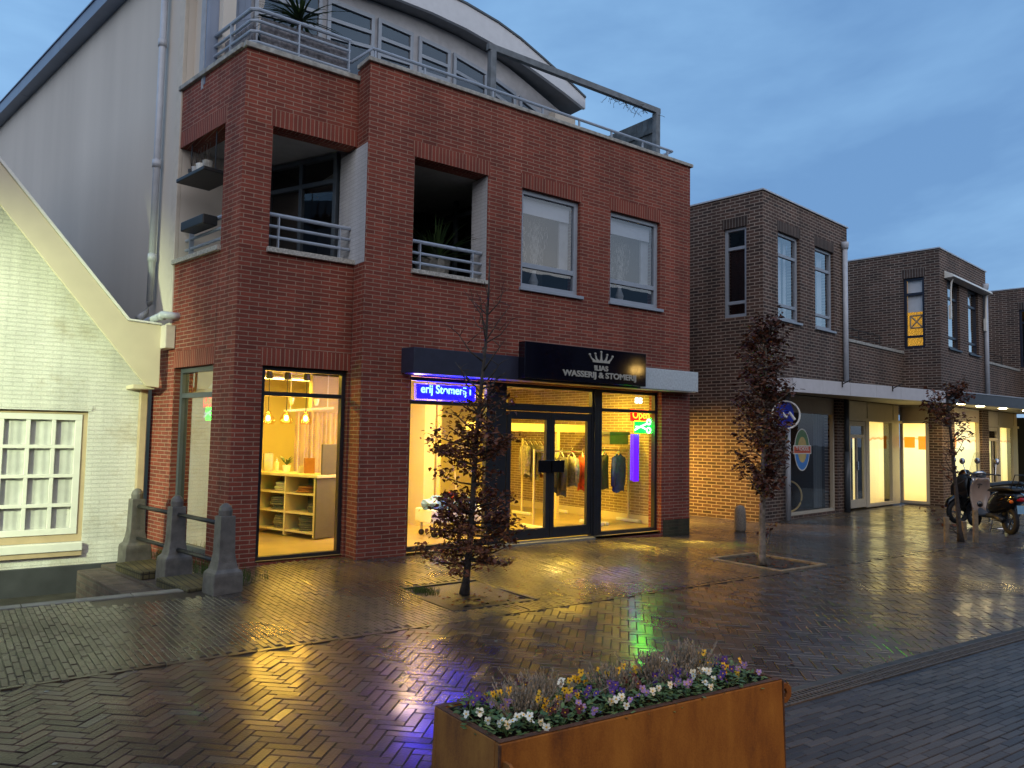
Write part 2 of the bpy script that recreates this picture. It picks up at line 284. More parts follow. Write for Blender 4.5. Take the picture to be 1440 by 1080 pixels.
# ------------------------------------------------------------------ mesh helpers
ORG = {}
class MB:
    def __init__(s): s.b = bmesh.new()
    def quad(s, *p): return s.b.faces.new([s.b.verts.new(V(q)) for q in p])
    def hexa(s, p):
        v = [s.b.verts.new(V(q)) for q in p]
        for f in ((0, 3, 2, 1), (4, 5, 6, 7), (0, 1, 5, 4), (1, 2, 6, 5), (2, 3, 7, 6), (3, 0, 4, 7)): s.b.faces.new([v[i] for i in f])
        return s
    def box(s, x0, x1, y0, y1, z0, z1): return s.hexa([(x0, y0, z0), (x1, y0, z0), (x1, y1, z0), (x0, y1, z0), (x0, y0, z1), (x1, y0, z1), (x1, y1, z1), (x0, y1, z1)])
    def fbox(s, F, u0, u1, d0, d1, z0, z1):
        "box in a wall frame: u along the wall, d along its outward normal"
        return s.hexa([F(u0, d1, z0), F(u1, d1, z0), F(u1, d0, z0), F(u0, d0, z0), F(u0, d1, z1), F(u1, d1, z1), F(u1, d0, z1), F(u0, d0, z1)])
    def prism(s, pts, ext):
        a = [s.b.verts.new(V(p)) for p in pts]; e = V(ext); c = [s.b.verts.new(V(p)+e) for p in pts]; n = len(pts)
        s.b.faces.new(a[::-1]); s.b.faces.new(c)
        for i in range(n): s.b.faces.new((a[i], a[(i+1) % n], c[(i+1) % n], c[i]))
        return s
    def tube(s, pts, r, n=8, cap=True):
        pts = [V(p) for p in pts]; rr = r if isinstance(r, (list, tuple)) else [r]*len(pts); rings = []
        for i, p in enumerate(pts):
            d = (pts[min(i+1, len(pts)-1)]-pts[max(i-1, 0)]).normalized()
            a = d.cross(V((0, 0, 1))) if abs(d.z) < .95 else d.cross(V((1, 0, 0))); a.normalize(); c = d.cross(a)
            rings.append([s.b.verts.new(p+(a*cos(2*pi*k/n)+c*sin(2*pi*k/n))*rr[i]) for k in range(n)])
        for q, t in zip(rings, rings[1:]):
            for k in range(n): s.b.faces.new((q[k], q[(k+1) % n], t[(k+1) % n], t[k]))
        if cap and n > 2: s.b.faces.new(rings[0][::-1]); s.b.faces.new(rings[-1])
        return s
    def lathe(s, prof, c, n=16, axis=2):
        c = V(c); rings = []
        for r, h in prof:
            ring = []
            for k in range(n):
                a = 2*pi*k/n; q = V((r*cos(a), r*sin(a), h))
                if axis == 0: q = V((h, r*cos(a), r*sin(a)))
                if axis == 1: q = V((r*cos(a), h, r*sin(a)))
                ring.append(s.b.verts.new(c+q))
            rings.append(ring)
        for q, t in zip(rings, rings[1:]):
            for k in range(n): s.b.faces.new((q[k], q[(k+1) % n], t[(k+1) % n], t[k]))
        s.b.faces.new(rings[0][::-1]); s.b.faces.new(rings[-1])
        return s
    def ball(s, c, r, sc=(1, 1, 1), seg=10):
        mt = Matrix.Translation(V(c)) @ Matrix.Diagonal((r*sc[0], r*sc[1], r*sc[2], 1))
        bmesh.ops.create_uvsphere(s.b, u_segments=seg, v_segments=max(5, seg*2//3), radius=1, matrix=mt); return s
    def torus(s, c, R0, r, axis=1, n=24, k=8):
        c = V(c); rings = []
        for i in range(n):
            a = 2*pi*i/n; ring = []
            for j in range(k):
                e = 2*pi*j/k; q = V(((R0+r*cos(e))*cos(a), r*sin(e), (R0+r*cos(e))*sin(a)))
                if axis == 2: q = V((q.x, q.z, q.y))
                ring.append(s.b.verts.new(c+q))
            rings.append(ring)
        for i in range(n):
            q, t = rings[i], rings[(i+1) % n]
            for j in range(k): s.b.faces.new((q[j], q[(j+1) % k], t[(j+1) % k], t[j]))
        return s
    def build(s, name, material, parent=None, loc=None, smooth=False, bevel=0, recalc=True):
        b = s.b; b.normal_update()
        if recalc: bmesh.ops.recalc_face_normals(b, faces=b.faces[:])
        ul = b.loops.layers.uv.new('UVMap')
        for f in b.faces:
            n = f.normal
            if abs(n.z) > .8:
                for l in f.loops: l[ul].uv = (l.vert.co.x, l.vert.co.y)
            else:
                t = V((0, 0, 1)).cross(n); t.normalize()
                for l in f.loops: l[ul].uv = (l.vert.co.dot(t), l.vert.co.z)
            if smooth: f.smooth = True
        me = bpy.data.meshes.new(name); o = bpy.data.objects.new(name, me); C.objects.link(o)
        if parent is not None:
            o.parent = parent; off = ORG.get(parent.name, V((0, 0, 0))); ORG[o.name] = off
        else:
            off = V(loc) if loc is not None else V((0, 0, 0)); o.location = off; ORG[o.name] = off
        for v in b.verts: v.co -= off
        b.to_mesh(me); b.free()
        if material is not None: me.materials.append(M[material] if isinstance(material, str) else material)
        if bevel:
            md = o.modifiers.new('bevel', 'BEVEL'); md.width = bevel; md.segments = 2; md.limit_method = 'ANGLE'
        return o
def tag(o, label, cat, group=None):
    o['label'] = label; o['category'] = cat
    if group: o['group'] = group
    return o
def thing(name, label, cat, loc=(0, 0, 0), group=None):
    o = bpy.data.objects.new(name, None); o.empty_display_size = .1; C.objects.link(o); o.location = loc; ORG[o.name] = V(loc)
    return tag(o, label, cat, group)
def kind(o, k): o['kind'] = k; return o
def copy_tree(o, parent=None):
    c = o.copy(); C.objects.link(c)
    if parent is not None: c.parent = parent
    for ch in list(o.children): copy_tree(ch, c)
    return c
def frame(O, u, n):
    O, u, n = V(O), V(u).normalized(), V(n).normalized()
    return lambda a, d, z: O+u*a+n*d+V((0, 0, z))
def wall(mb, F, u0, u1, z0, z1, holes=(), th=.3, sides=True):
    us = sorted({u0, u1, *[min(max(h[i], u0), u1) for h in holes for i in (0, 1)]}); zs = sorted({z0, z1, *[min(max(h[i], z0), z1) for h in holes for i in (2, 3)]})
    def inh(a, z): return any(h[0] < a < h[1] and h[2] < z < h[3] for h in holes)
    nu, nz = len(us)-1, len(zs)-1
    solid = [[not inh((us[i]+us[i+1])/2, (zs[j]+zs[j+1])/2) for j in range(nz)] for i in range(nu)]
    for i in range(nu):
        for j in range(nz):
            if not solid[i][j]: continue
            a, c, z, y = us[i], us[i+1], zs[j], zs[j+1]
            mb.quad(F(a, 0, z), F(c, 0, z), F(c, 0, y), F(a, 0, y)); mb.quad(F(c, -th, z), F(a, -th, z), F(a, -th, y), F(c, -th, y))
            for di, dj, p, q in ((-1, 0, (a, z), (a, y)), (1, 0, (c, z), (c, y)), (0, -1, (a, z), (c, z)), (0, 1, (a, y), (c, y))):
                ii, jj = i+di, j+dj
                out = not (0 <= ii < nu and 0 <= jj < nz)
                if (out and sides) or (not out and not solid[ii][jj]):
                    mb.quad(F(p[0], 0, p[1]), F(q[0], 0, q[1]), F(q[0], -th, q[1]), F(p[0], -th, p[1]))
    return mb
def text(name, s, size, F, u, d, z, material, parent, depth=.006, align='CENTER', sx=1.0, bold=0.0):
    "lettering laid on a wall frame"
    cu = bpy.data.curves.new(name, 'FONT'); cu.body = s; cu.size = size; cu.extrude = depth; cu.align_x = align; cu.align_y = 'BOTTOM'; cu.offset = bold
    o = bpy.data.objects.new(name, cu); C.objects.link(o)
    me = bpy.data.meshes.new_from_object(o.evaluated_get(bpy.context.evaluated_depsgraph_get())); bpy.data.objects.remove(o)
    p0, pu, pz, pd = F(u, d, z), F(u+1, d, z)-F(u, d, z), V((0, 0, 1)), F(u, d+1, z)-F(u, d, z)
    off = ORG.get(parent.name, V((0, 0, 0))) if parent else V((0, 0, 0))
    for v in me.vertices: v.co = p0+pu*(v.co.x*sx)+pz*v.co.y+pd*(v.co.z+depth)-off
    t = bpy.data.objects.new(name, me); C.objects.link(t); t.parent = parent; me.materials.clear(); me.materials.append(M[material]); ORG[t.name] = off
    return t
def window(parent, F, u0, u1, z0, z1, recess=.12, fw=.06, fm='greyframe', trans=(), mulls=(), gm='glass', name='window', sill=None, depth=.07, fwb=None, mw=None):
    fwb = fwb or fw; mw = mw or fw; mb = MB(); d1, d0 = -recess, -recess-depth
    mb.fbox(F, u0, u1, d0, d1, z1-fw, z1); mb.fbox(F, u0, u1, d0, d1, z0, z0+fwb)
    mb.fbox(F, u0, u0+fw, d0, d1, z0+fwb, z1-fw); mb.fbox(F, u1-fw, u1, d0, d1, z0+fwb, z1-fw)
    for t in trans: mb.fbox(F, u0+fw, u1-fw, d0+.004, d1-.004, t-mw*.5, t+mw*.5)
    zz = [z0+fwb, *sum([[t-mw*.5, t+mw*.5] for t in sorted(trans)], []), z1-fw]
    for k in range(0, len(zz), 2):
        for q in mulls: mb.fbox(F, q-mw*.5, q+mw*.5, d0+.006, d1-.006, zz[k], zz[k+1])
    o = mb.build(name, fm, parent, bevel=.004)
    pane(F, u0+fw*.5, u1-fw*.5, (d0+d1)/2, z0+fwb*.5, z1-fw*.5, gm, o)
    if sill: s = MB(); s.fbox(F, u0-.03, u1+.05, -recess+.002, .045, z0-.05, z0-.004); s.build('sill', sill, o, bevel=.004)
    return o
def pane(F, u0, u1, d, z0, z1, gm, parent, name='pane'):
    "one sheet of glass whose normal always looks outwards"
    q = [F(u0, d, z0), F(u1, d, z0), F(u1, d, z1), F(u0, d, z1)]
    if (q[1]-q[0]).cross(q[3]-q[0]).dot(F(0, 1, 0)-F(0, 0, 0)) < 0: q = q[::-1]
    g = MB(); g.quad(*q); return g.build(name, gm, parent, recalc=False)
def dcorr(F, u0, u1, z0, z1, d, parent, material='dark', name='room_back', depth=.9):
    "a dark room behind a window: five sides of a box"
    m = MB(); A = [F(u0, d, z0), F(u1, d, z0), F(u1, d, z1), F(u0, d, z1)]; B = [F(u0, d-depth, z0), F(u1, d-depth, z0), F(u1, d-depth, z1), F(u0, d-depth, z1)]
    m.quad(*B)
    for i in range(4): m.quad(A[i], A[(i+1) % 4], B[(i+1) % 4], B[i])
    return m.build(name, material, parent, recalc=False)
def sstep(a, b, x): t = min(1, max(0, (x-a)/(b-a))); return t*t*(3-2*t)
def gz(x, y): return .075*sstep(6.2, 8.3, y)*(1-sstep(7.6, 9.9, x))*sstep(2.2, 3.4, x)
def lamp(name, kind_, loc, energy, col, size=.1, parent=None, **k):
    l = bpy.data.lights.new(name, kind_); l.energy = energy; l.color = col
    if kind_ in ('POINT', 'SPOT'): l.shadow_soft_size = size
    if kind_ == 'AREA': l.size = size
    for a, b in k.items():
        if a != 'rot': setattr(l, a, b)
    o = bpy.data.objects.new(name, l); C.objects.link(o); o.location = loc; o.rotation_euler = k.get('rot', (0, 0, 0))
    if parent is not None: o.parent = parent; o.location = V(loc)-ORG.get(parent.name, V((0, 0, 0)))
    return o
# ------------------------------------------------------------------ ground
YA, YB = 8.54, 8.85
SD = V((-.1656, .9862, 0)); SN = V((-.9862, -.1656, 0))           # left side wall: direction into depth, outward normal
RD = V((.99305, .11774, 0)); RDD = V((-.11774, .99305, 0)); RC = V((12.78, 9.02, 0))   # the brown brick row
FA = frame((0, YA, 0), (1, 0, 0), (0, -1, 0)); FB = frame((0, YB, 0), (1, 0, 0), (0, -1, 0))
FS = frame((2.65, YB, 0), SD, SN)
FR = frame(RC, RD, -RDD)
PITS = [(3.84, 4.78, 5.97, 7.0), (8.28, 9.2, 5.6, 6.66)]
def inside_solid(x, y):
    if x > 2.45 and x < 10.1 and y > (YA if x > 4.07 else YB)+.02 and (x > 2.65-.168*(y-YB)): return True
    p = V((x, y, 0))-RC; u, v = p.dot(RD), p.dot(RDD)
    if u > 0 and v > .02 and u < 40: return True
    if u > 7.24 and v > -.87: return True
    if u > 14.48 and v > -1.76: return True
    for a in PITS:
        if a[0] < x < a[1] and a[2] < y < a[3]: return True
    if y > 8.10 and x < 1.62: return True
    if y > 7.75 and x < 2.52-.17*(y-7.85) and x > 1.2: return True
    return False
me = bpy.data.meshes.new('ground'); g = bpy.data.objects.new('ground', me); C.objects.link(g)
b = bmesh.new(); xs = [-200, -60, -20, -6, 0, 1.62, 2.1, 2.6, 3.2, 3.84, 4.78, 6, 7, 7.6, 8.28, 9.2, 9.9, 11, 14, 20, 30, 60, 200]; ys = [-200, -60, -20, -6, 0, 3, 5, 5.6, 5.97, 6.3, 6.66, 7, 7.5, 8.12, 8.9, 11.2, 14, 20, 40, 80, 200]
vv = {(i, j): b.verts.new((x, y, gz(x, y)-.0085)) for i, x in enumerate(xs) for j, y in enumerate(ys)}
for i in range(len(xs)-1):
    for j in range(len(ys)-1):
        cx, cy = (xs[i]+xs[i+1])/2, (ys[j]+ys[j+1])/2
        if 8.12 < cy < 11.2 and -20 < cx < 2.1: continue                 # the sunken yard
        b.faces.new((vv[i, j], vv[i+1, j], vv[i+1, j+1], vv[i, j+1]))
b.to_mesh(me); b.free(); me.materials.append(M['joint']); kind(g, 'structure')

def pavers(name, material, poly, Lb, Wb, pattern, ang, tilt=.008, gap=.005):
    """real little bricks, each with its own tilt; poly: function (x, y) -> inside"""
    vs, fs = [], []; ca, sa = cos(ang), sin(ang)
    def add(cx, cy, ax, ay, l, wd):
        if not poly(cx, cy) or inside_solid(cx, cy): return
        bx, by = -ay, ax; t1, t2, h0 = random.gauss(0, tilt), random.gauss(0, tilt), random.gauss(0, .0012)
        base = len(vs)
        for (hl, hw, dz) in ((l/2-gap/2-.003, wd/2-gap/2-.003, 0), (l/2-gap/2, wd/2-gap/2, -.0035), (l/2-gap/2, wd/2-gap/2, -.02)):
            for sx, sy in ((-1, -1), (1, -1), (1, 1), (-1, 1)):
                a, c = sx*hl, sy*hw; x, y = cx+ax*a+bx*c, cy+ay*a+by*c
                vs.append((x, y, gz(x, y)+h0+t1*a+t2*c+dz))
        fs.append((base, base+1, base+2, base+3))
        for r in (0, 4):
            for k in range(4): fs.append((base+r+k, base+r+4+k, base+r+4+(k+1) % 4, base+r+(k+1) % 4))
    x0, x1, y0, y1 = poly.box; cx0, cy0 = (x0+x1)/2, (y0+y1)/2; rad = math.hypot(x1-x0, y1-y0)/2
    rot = lambda p, q: (cx0+p*ca-q*sa, cy0+p*sa+q*ca)
    if pattern == 'herring':
        n = int(rad/Wb)+8; kk = int(rad/Lb)+4
        for k in range(-kk, kk+1):
            for i in range(-n, n+1):
                ox, oy = i*Wb+k*Lb, i*Wb-k*Lb
                if abs(ox) > rad+1 or abs(oy) > rad+1: continue
                p = rot(ox+Lb/2, oy+Wb/2); add(*p, ca, sa, Lb, Wb)
                p = rot(ox+Lb+Wb/2, oy+Wb-Lb/2); add(*p, -sa, ca, Lb, Wb)
    else:
        n = int(rad/Wb)+2; kk = int(rad/Lb)+2
        for j in range(-n, n+1):
            for i in range(-kk, kk+1):
                p = rot(i*Lb+(j % 2)*Lb/2, j*Wb); add(*p, ca, sa, Lb, Wb)
    me = bpy.data.meshes.new(name); me.from_pydata(vs, [], fs); o = bpy.data.objects.new(name, me); C.objects.link(o); me.materials.append(M[material]); return kind(o, 'structure')
DRY = lambda x: 2.80-.055*(x-4.24)          # the drain line
def zone(f, *box):
    f.box = box; return f
EDGE = lambda x: 5.62-.02*x
pavers('herringbone_pavement', 'herring', zone(lambda x, y: DRY(x)+.10 < y < EDGE(x)+.05 and -4 < x < 24, -4, 24, 1.5, 5.8), .205, .0685, 'herring', R(45))
pavers('brick_pavement', 'running', zone(lambda x, y: EDGE(x)+.085 < y < 13 and -4 < x < 24, -4, 24, 5.3, 13), .18, .045, 'running', R(90))
pavers('brick_road', 'roadbrick', zone(lambda x, y: -1.5 < y < DRY(x)+.04 and -.5 < x < 15, -.5, 15, -1.5, 3.1), .205, .050, 'running', R(-3))
# straight courses along the joint between the two bonds, and along the drain
m = MB()
x = -4
while x < 24:
    for lo, wd in ((EDGE(x)+.07, .05),):
        if not inside_solid(x+.1, lo): m.hexa([(x, lo-wd/2+.003, -.02), (x+.197, lo-wd/2, -.02), (x+.197, lo+wd/2-.003, -.02), (x, lo+wd/2-.003, -.02), (x, lo-wd/2+.003, gz(x, lo)+.003), (x+.197, lo-wd/2+.003, gz(x, lo)+.005), (x+.197, lo+wd/2-.003, gz(x, lo)+.002), (x, lo+wd/2-.003, gz(x, lo)+.004)])
    x += .205
kind(m.build('border_course', 'running'), 'structure')
m = MB(); x = .2
while x < 15:
    y = DRY(x); m.hexa([(x, y+.125, -.02), (x+.98, y+.125-.054, -.02), (x+.98, y+.185-.054, -.02), (x, y+.185, -.02), (x, y+.125, .008), (x+.98, y+.125-.054, .009), (x+.98, y+.185-.054, .009), (x, y+.185, .008)]); x += 1.0
kind(m.build('drain_kerb_strip', 'stripstone', bevel=.004), 'structure')
# the long drain: cast grating in metre lengths
t = thing('drain_channel', 'long rusty slotted drain grating between herringbone paving and brick road', 'drain', (4.2, 2.8, 0))
m = MB(); x = .2
while x < 15:
    s = V((1, -.055, 0)).normalized(); n_ = V((.055, 1, 0)).normalized(); o = V((x, DRY(x), 0))
    Fd = lambda a, d, z, o=o, s=s, n_=n_: o+s*a+n_*d+V((0, 0, z))
    for d in (-.02, .045, .11): m.fbox(Fd, 0, .992, d, d+.012, -.02, .010)
    k = 0
    while k < .985:
        m.fbox(Fd, k, k+.014, -.008, .045, -.02, .008); m.fbox(Fd, k, k+.014, .057, .11, -.02, .008); k += .036
    x += 1.0
m.build('grating', 'drain', t)

# sunken yard before the white house
m = MB(); m.quad((-20, 8.12, -.5), (2.6, 8.12, -.5), (2.6, 11.2, -.46), (-20, 11.2, -.46)); m.quad((-20, 8.121, -.5), (2.1, 8.121, -.5), (2.1, 8.121, -.02), (-20, 8.121, -.02)); m.quad((2.1, 8.12, -.5), (2.1, 11.2, -.5), (2.1, 11.2, 0), (2.1, 8.12, 0))
kind(m.build('sunken_yard', 'pit'), 'structure')
m = MB()
for i in range(-14, 3): m.box(i*.9-.22, i*.9+.672, 8.105, 8.245, -.3, .004)
kind(m.build('kerb', 'kerb', bevel=.006), 'structure')

# ------------------------------------------------------------------ the red brick corner building
RB = thing('apartment_building', 'red brick corner building with dry cleaner shop below and loggias above', 'building', (6, 9, 0))
SHOP = (4.75, 9.38, .05, 2.33); LOG = (4.73, 5.88, 3.68, 5.15); W1 = (6.47, 7.575, 3.68, 5.11); W2 = (8.20, 9.32, 3.68, 5.11)
m = MB()
wall(m, FA, 4.07, 10.06, 0, 6.2, [SHOP, LOG, W1, W2], .28)
# shop-window bay, set back a little
wall(m, FB, 2.65, 4.068, 0, 6.05, [(2.975, 4.045, .08, 2.355), (2.99, 4.068, 3.74, 5.20)], .26)
# its side, running along the old lot line
wall(m, FS, .262, 1.75, 0, 6.05, [(.52, 1.62, .10, 2.375), (.47, 1.751, 3.78, 5.28)], .26)
wall(m, FS, 1.7505, 2.31, 0, 2.92, [], .26)
pass
# return between bay and front (brick below and above the loggia, white in between)
m.quad((4.07, YA+.2805, 0), (4.07, YB+.05, 0), (4.07, YB+.05, 3.68), (4.07, YA+.2805, 3.68)); m.quad((4.07, YA+.2805, 5.17), (4.07, YB+.05, 5.17), (4.07, YB+.05, 6.2), (4.07, YA+.2805, 6.2))
# right side wall
m.quad((10.06, YA+.2805, 0), (10.06, 22, 0), (10.06, 22, 6.2), (10.06, YA+.2805, 6.2))
m.build('wall', 'red', RB)
# corner stub of the side wall
m = MB(); wall(m, FS, 0, .2625, 0, 6.05, [], .2); m.build('corner_pier', 'red', RB)
# soldier courses above every opening
for F, a, c, z in ((FA, 4.70, 5.91, 5.148), (FA, 6.44, 7.605, 5.108), (FA, 8.17, 9.35, 5.108), (FB, 2.95, 4.066, 2.353), (FB, 2.965, 4.066, 5.198), (FS, .49, 1.65, 2.373), (FS, .44, 1.749, 5.278)):
    m = MB(); m.fbox(F, a, c, -.1, .003, z, z+.205); m.build('soldier_course', 'redsol', RB)
m = MB(); m.fbox(FA, 9.42, 10.062, -.2, .004, 0, .27); m.build('mossy_base', 'mossy', RB)
# copings
m = MB(); m.fbox(FA, 4.03, 10.1, -.3, .04, 6.2, 6.255); m.build('coping', 'concrete', RB, bevel=.008)
m = MB(); m.fbox(FB, 2.62, 4.068, -.3, .045, 6.05, 6.115); m.fbox(FS, .05, 1.80, -.3, .045, 6.052, 6.113); m.build('coping', 'concrete', RB, bevel=.008)
m = MB(); m.fbox(FB, 2.965, 4.066, -.27, .05, 3.68, 3.742); m.build('loggia_sill', 'sill', RB, bevel=.006)
m = MB(); m.fbox(FS, .45, 1.76, -.27, .05, 3.72, 3.782); m.build('loggia_sill', 'sill', RB, bevel=.006)
m = MB(); m.fbox(FA, 4.715, 5.895, -.28, .05, 3.625, 3.682); m.build('loggia_sill', 'sill', RB, bevel=.006)
# loggias: white painted returns, ceiling, floor, back glazing
m = MB(); m.quad((4.068, YA+.003, 3.68), (4.068, 9.34, 3.68), (4.068, 9.34, 5.18), (4.068, YA+.003, 5.18)); m.quad((4.068, 9.34, 3.6), (4.72, 9.34, 3.6), (4.72, 9.34, 5.3), (4.068, 9.34, 5.3))
m.build('loggia_white_wall', 'whiteloggia', RB, recalc=False)
m = MB(); m.quad((5.878, YA+.01, 3.685), (5.878, 8.93, 3.685), (5.878, 8.93, 5.148), (5.878, YA+.01, 5.148)); m.build('loggia_white_wall', 'whiteloggia', RB, recalc=False)
m = MB(); m.box(4.09, 9.9, YA+.30, 14, 5.31, 5.36); m.quad((2.66, YB+.1, 5.29), (4.2, YB+.1, 5.29), (4.2, 13, 5.29), (2.12, 13, 5.29)); m.quad((4.2, YA+.2, 5.16), (6.5, YA+.2, 5.16), (6.5, 11.2, 5.16), (4.2, 11.2, 5.16)); m.build('loggia_ceiling', 'whitewall', RB, recalc=False)
m = MB(); m.box(4.09, 9.9, YA+.30, 14, 3.45, 3.62); m.prism([(2.68, YB+.1, 3.45), (4.089, YB+.1, 3.45), (4.089, 13, 3.45), (2.12, 13, 3.45)], (0, 0, .17)); m.build('first_floor_slab', 'concrete', RB)
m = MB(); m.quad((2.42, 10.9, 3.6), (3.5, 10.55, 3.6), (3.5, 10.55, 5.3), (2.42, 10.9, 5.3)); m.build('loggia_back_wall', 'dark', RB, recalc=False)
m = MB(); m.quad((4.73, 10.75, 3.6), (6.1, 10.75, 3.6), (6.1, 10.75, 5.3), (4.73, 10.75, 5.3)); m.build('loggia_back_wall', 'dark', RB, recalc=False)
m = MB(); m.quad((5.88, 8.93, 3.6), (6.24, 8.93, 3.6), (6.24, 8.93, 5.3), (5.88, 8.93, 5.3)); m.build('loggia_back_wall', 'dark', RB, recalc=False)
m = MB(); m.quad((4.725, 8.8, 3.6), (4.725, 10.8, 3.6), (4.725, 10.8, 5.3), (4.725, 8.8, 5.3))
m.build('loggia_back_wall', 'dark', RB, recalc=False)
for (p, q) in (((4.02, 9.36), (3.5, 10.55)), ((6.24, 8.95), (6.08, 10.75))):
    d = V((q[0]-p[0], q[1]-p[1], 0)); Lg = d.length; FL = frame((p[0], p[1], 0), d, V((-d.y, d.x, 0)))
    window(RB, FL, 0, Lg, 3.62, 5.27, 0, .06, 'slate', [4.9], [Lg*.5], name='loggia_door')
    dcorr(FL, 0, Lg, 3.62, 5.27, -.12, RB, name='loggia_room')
# loggia railings
def railing(F, a, c, zs, d, posts, parent=RB, r=.02, top=.026, z0=3.74, ends=True):
    m = MB()
    for i, z in enumerate(zs): m.tube([F(a, d, z), F(c, d, z)], top if i == len(zs)-1 else r, 8)
    for p in posts: m.fbox(F, p-.006, p+.006, d-.03, d+.03, z0, zs[-1]-.02)
    return m.build('railing', 'steel', parent, smooth=False)
railing(FB, 2.98, 4.06, [3.90, 4.03, 4.17], -.12, [3.14, 3.92])
railing(FS, .45, 1.72, [3.93, 4.06, 4.20], -.12, [.62, 1.56])
railing(FA, 4.72, 5.87, [3.80, 3.93, 4.08], -.12, [4.90, 5.72], z0=3.68)
# first-floor windows
for W, nm in ((W1, 0), (W2, 1)):
    o = window(RB, FA, W[0], W[1], W[2], W[3], .06, .07, 'greyframe', [4.02], sill='greyframe', gm='skyglass')
    m = MB(); m.fbox(FA, W[0]+.09, W[1]-.09, -.17, -.16, 4.80, 5.03); m.build('roller_blind', 'blind', o)
    m = MB(); m.fbox(FA, W[1]-.24, W[1]-.07, -.23, -.20, 4.06, 5.03); m.build('curtain', 'curtain', o)
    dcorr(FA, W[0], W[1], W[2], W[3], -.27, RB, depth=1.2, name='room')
# stucco side wall with its light edge strip, eaves panel, corbel
m = MB(); m.quad(FS(1.751, -.03, 2.5), FS(16, -.03, 2.5), FS(16, -.03, 8.25), FS(1.751, -.03, 8.25)); m.quad(FS(.95, -.13, 6.0), FS(1.751, -.13, 6.0), FS(1.751, -.13, 8.25), FS(.95, -.13, 8.25)); m.quad(FS(.95, -.13, 6.0), FS(.95, -.3, 6.0), FS(.95, -.3, 8.25), FS(.95, -.13, 8.25))
m.quad(FS(1.751, -.13, 6.0), FS(1.751, -.03, 6.0), FS(1.751, -.03, 8.25), FS(1.751, -.13, 8.25)); m.quad(FS(1.753, -.03, 2.9), FS(1.753, -1.3, 2.9), FS(1.753, -1.3, 5.3), FS(1.753, -.03, 5.3)); m.build('stucco_wall', 'stucco', RB, recalc=False)
m = MB(); m.fbox(FS, 1.7525, 1.93, -.03, .02, 2.92, 8.2); m.build('edge_strip', 'stucco_light', RB, bevel=.006)
m = MB(); m.fbox(FS, 1.62, 1.95, .005, .13, 2.62, 2.92); m.build('corbel', 'stucco_light', RB, bevel=.01)
m = MB()
for k in range(6): m.fbox(FS, 1.5+k*2.6, 1.5+k*2.6+2.59, -.05, .18, 8.235, 8.46)
m.fbox(FS, .4, 17, -.05, .20, 8.461, 8.485); m.build('eaves_panel', 'roofmetal', RB)
# drainpipe with sockets and the offset at its foot
m = MB(); m.tube([FS(2.36, .06, 8.2), FS(2.37, .06, 3.30)], .045, 12)
for z in (5.2, 3.9, 6.9): m.lathe([(.058, -.05), (.058, .05)], FS(2.365, .06, z), 12)
m.tube([FS(2.37, .06, 3.30), FS(2.40, .09, 3.14), FS(2.38, .2, 3.05)], .046, 12)
m.build('drainpipe', 'pvc', RB, smooth=True)
m = MB(); m.tube([FS(2.75, .16, 2.90), FS(2.1, .16, 3.0), FS(1.62, .16, 3.04), FS(1.56, .12, 3.03), FS(1.56, -.02, 3.03)], .048, 12); m.lathe([(.06, -.04), (.06, .04)], FS(1.68, .16, 3.03), 12, axis=1); m.build('gutter_outlet', 'pvc', RB, smooth=True)

# ---- penthouse under the curved roof
PY = 9.97; FP = frame((0, PY, 0), (1, 0, 0), (0, -1, 0))
prof = [(2.2, 8.2), (3.6, 8.22), (5.0, 8.25), (5.6, 8.25), (6.2, 8.21), (6.8, 8.12), (7.25, 8.00), (7.7, 7.83), (8.2, 7.63), (8.67, 7.42)]
fh = .37
m = MB(); pw = [(x, PY, z-fh) for x, z in prof if x < 8.4]; m.prism([(2.45, PY, 5.9)]+[(2.45, PY, 7.83)]+pw[1:]+[(8.42, PY, 7.18), (8.42, PY, 5.9)], (0, .2, 0)); m.build('penthouse_wall', 'pentwall', RB)
m = MB(); top = [(x, 9.68, z) for x, z in prof]; bot = [(x, 9.68, z-fh*(1 if x < 7 else 1-.5*(x-7)/1.67)) for x, z in prof]
m.prism(top+bot[::-1], (0, .06, 0)); m.build('roof_fascia', 'fasciawhite', RB)
m = MB(); b2 = [(x-.02, 9.741, z) for x, z in prof]; b3 = [(x, 9.741, z+.02-fh*(1 if x < 7 else 1-.5*(x-7)/1.67)) for x, z in prof]; m.prism(b2+b3[::-1], (0, 11, 0)); m.build('roof', 'soffit', RB)
m = MB(); m.prism([(x, 9.66, z+.003) for x, z in prof]+[(x, 9.66, z+.035) for x, z in prof[::-1]], (0, 11, 0)); m.build('roof_edge_trim', 'slate', RB)
def hz(x): return 7.66-.30*sstep(4.2, 8.6, x)-.50*max(0, (x-6.2)/2.2)**1.6
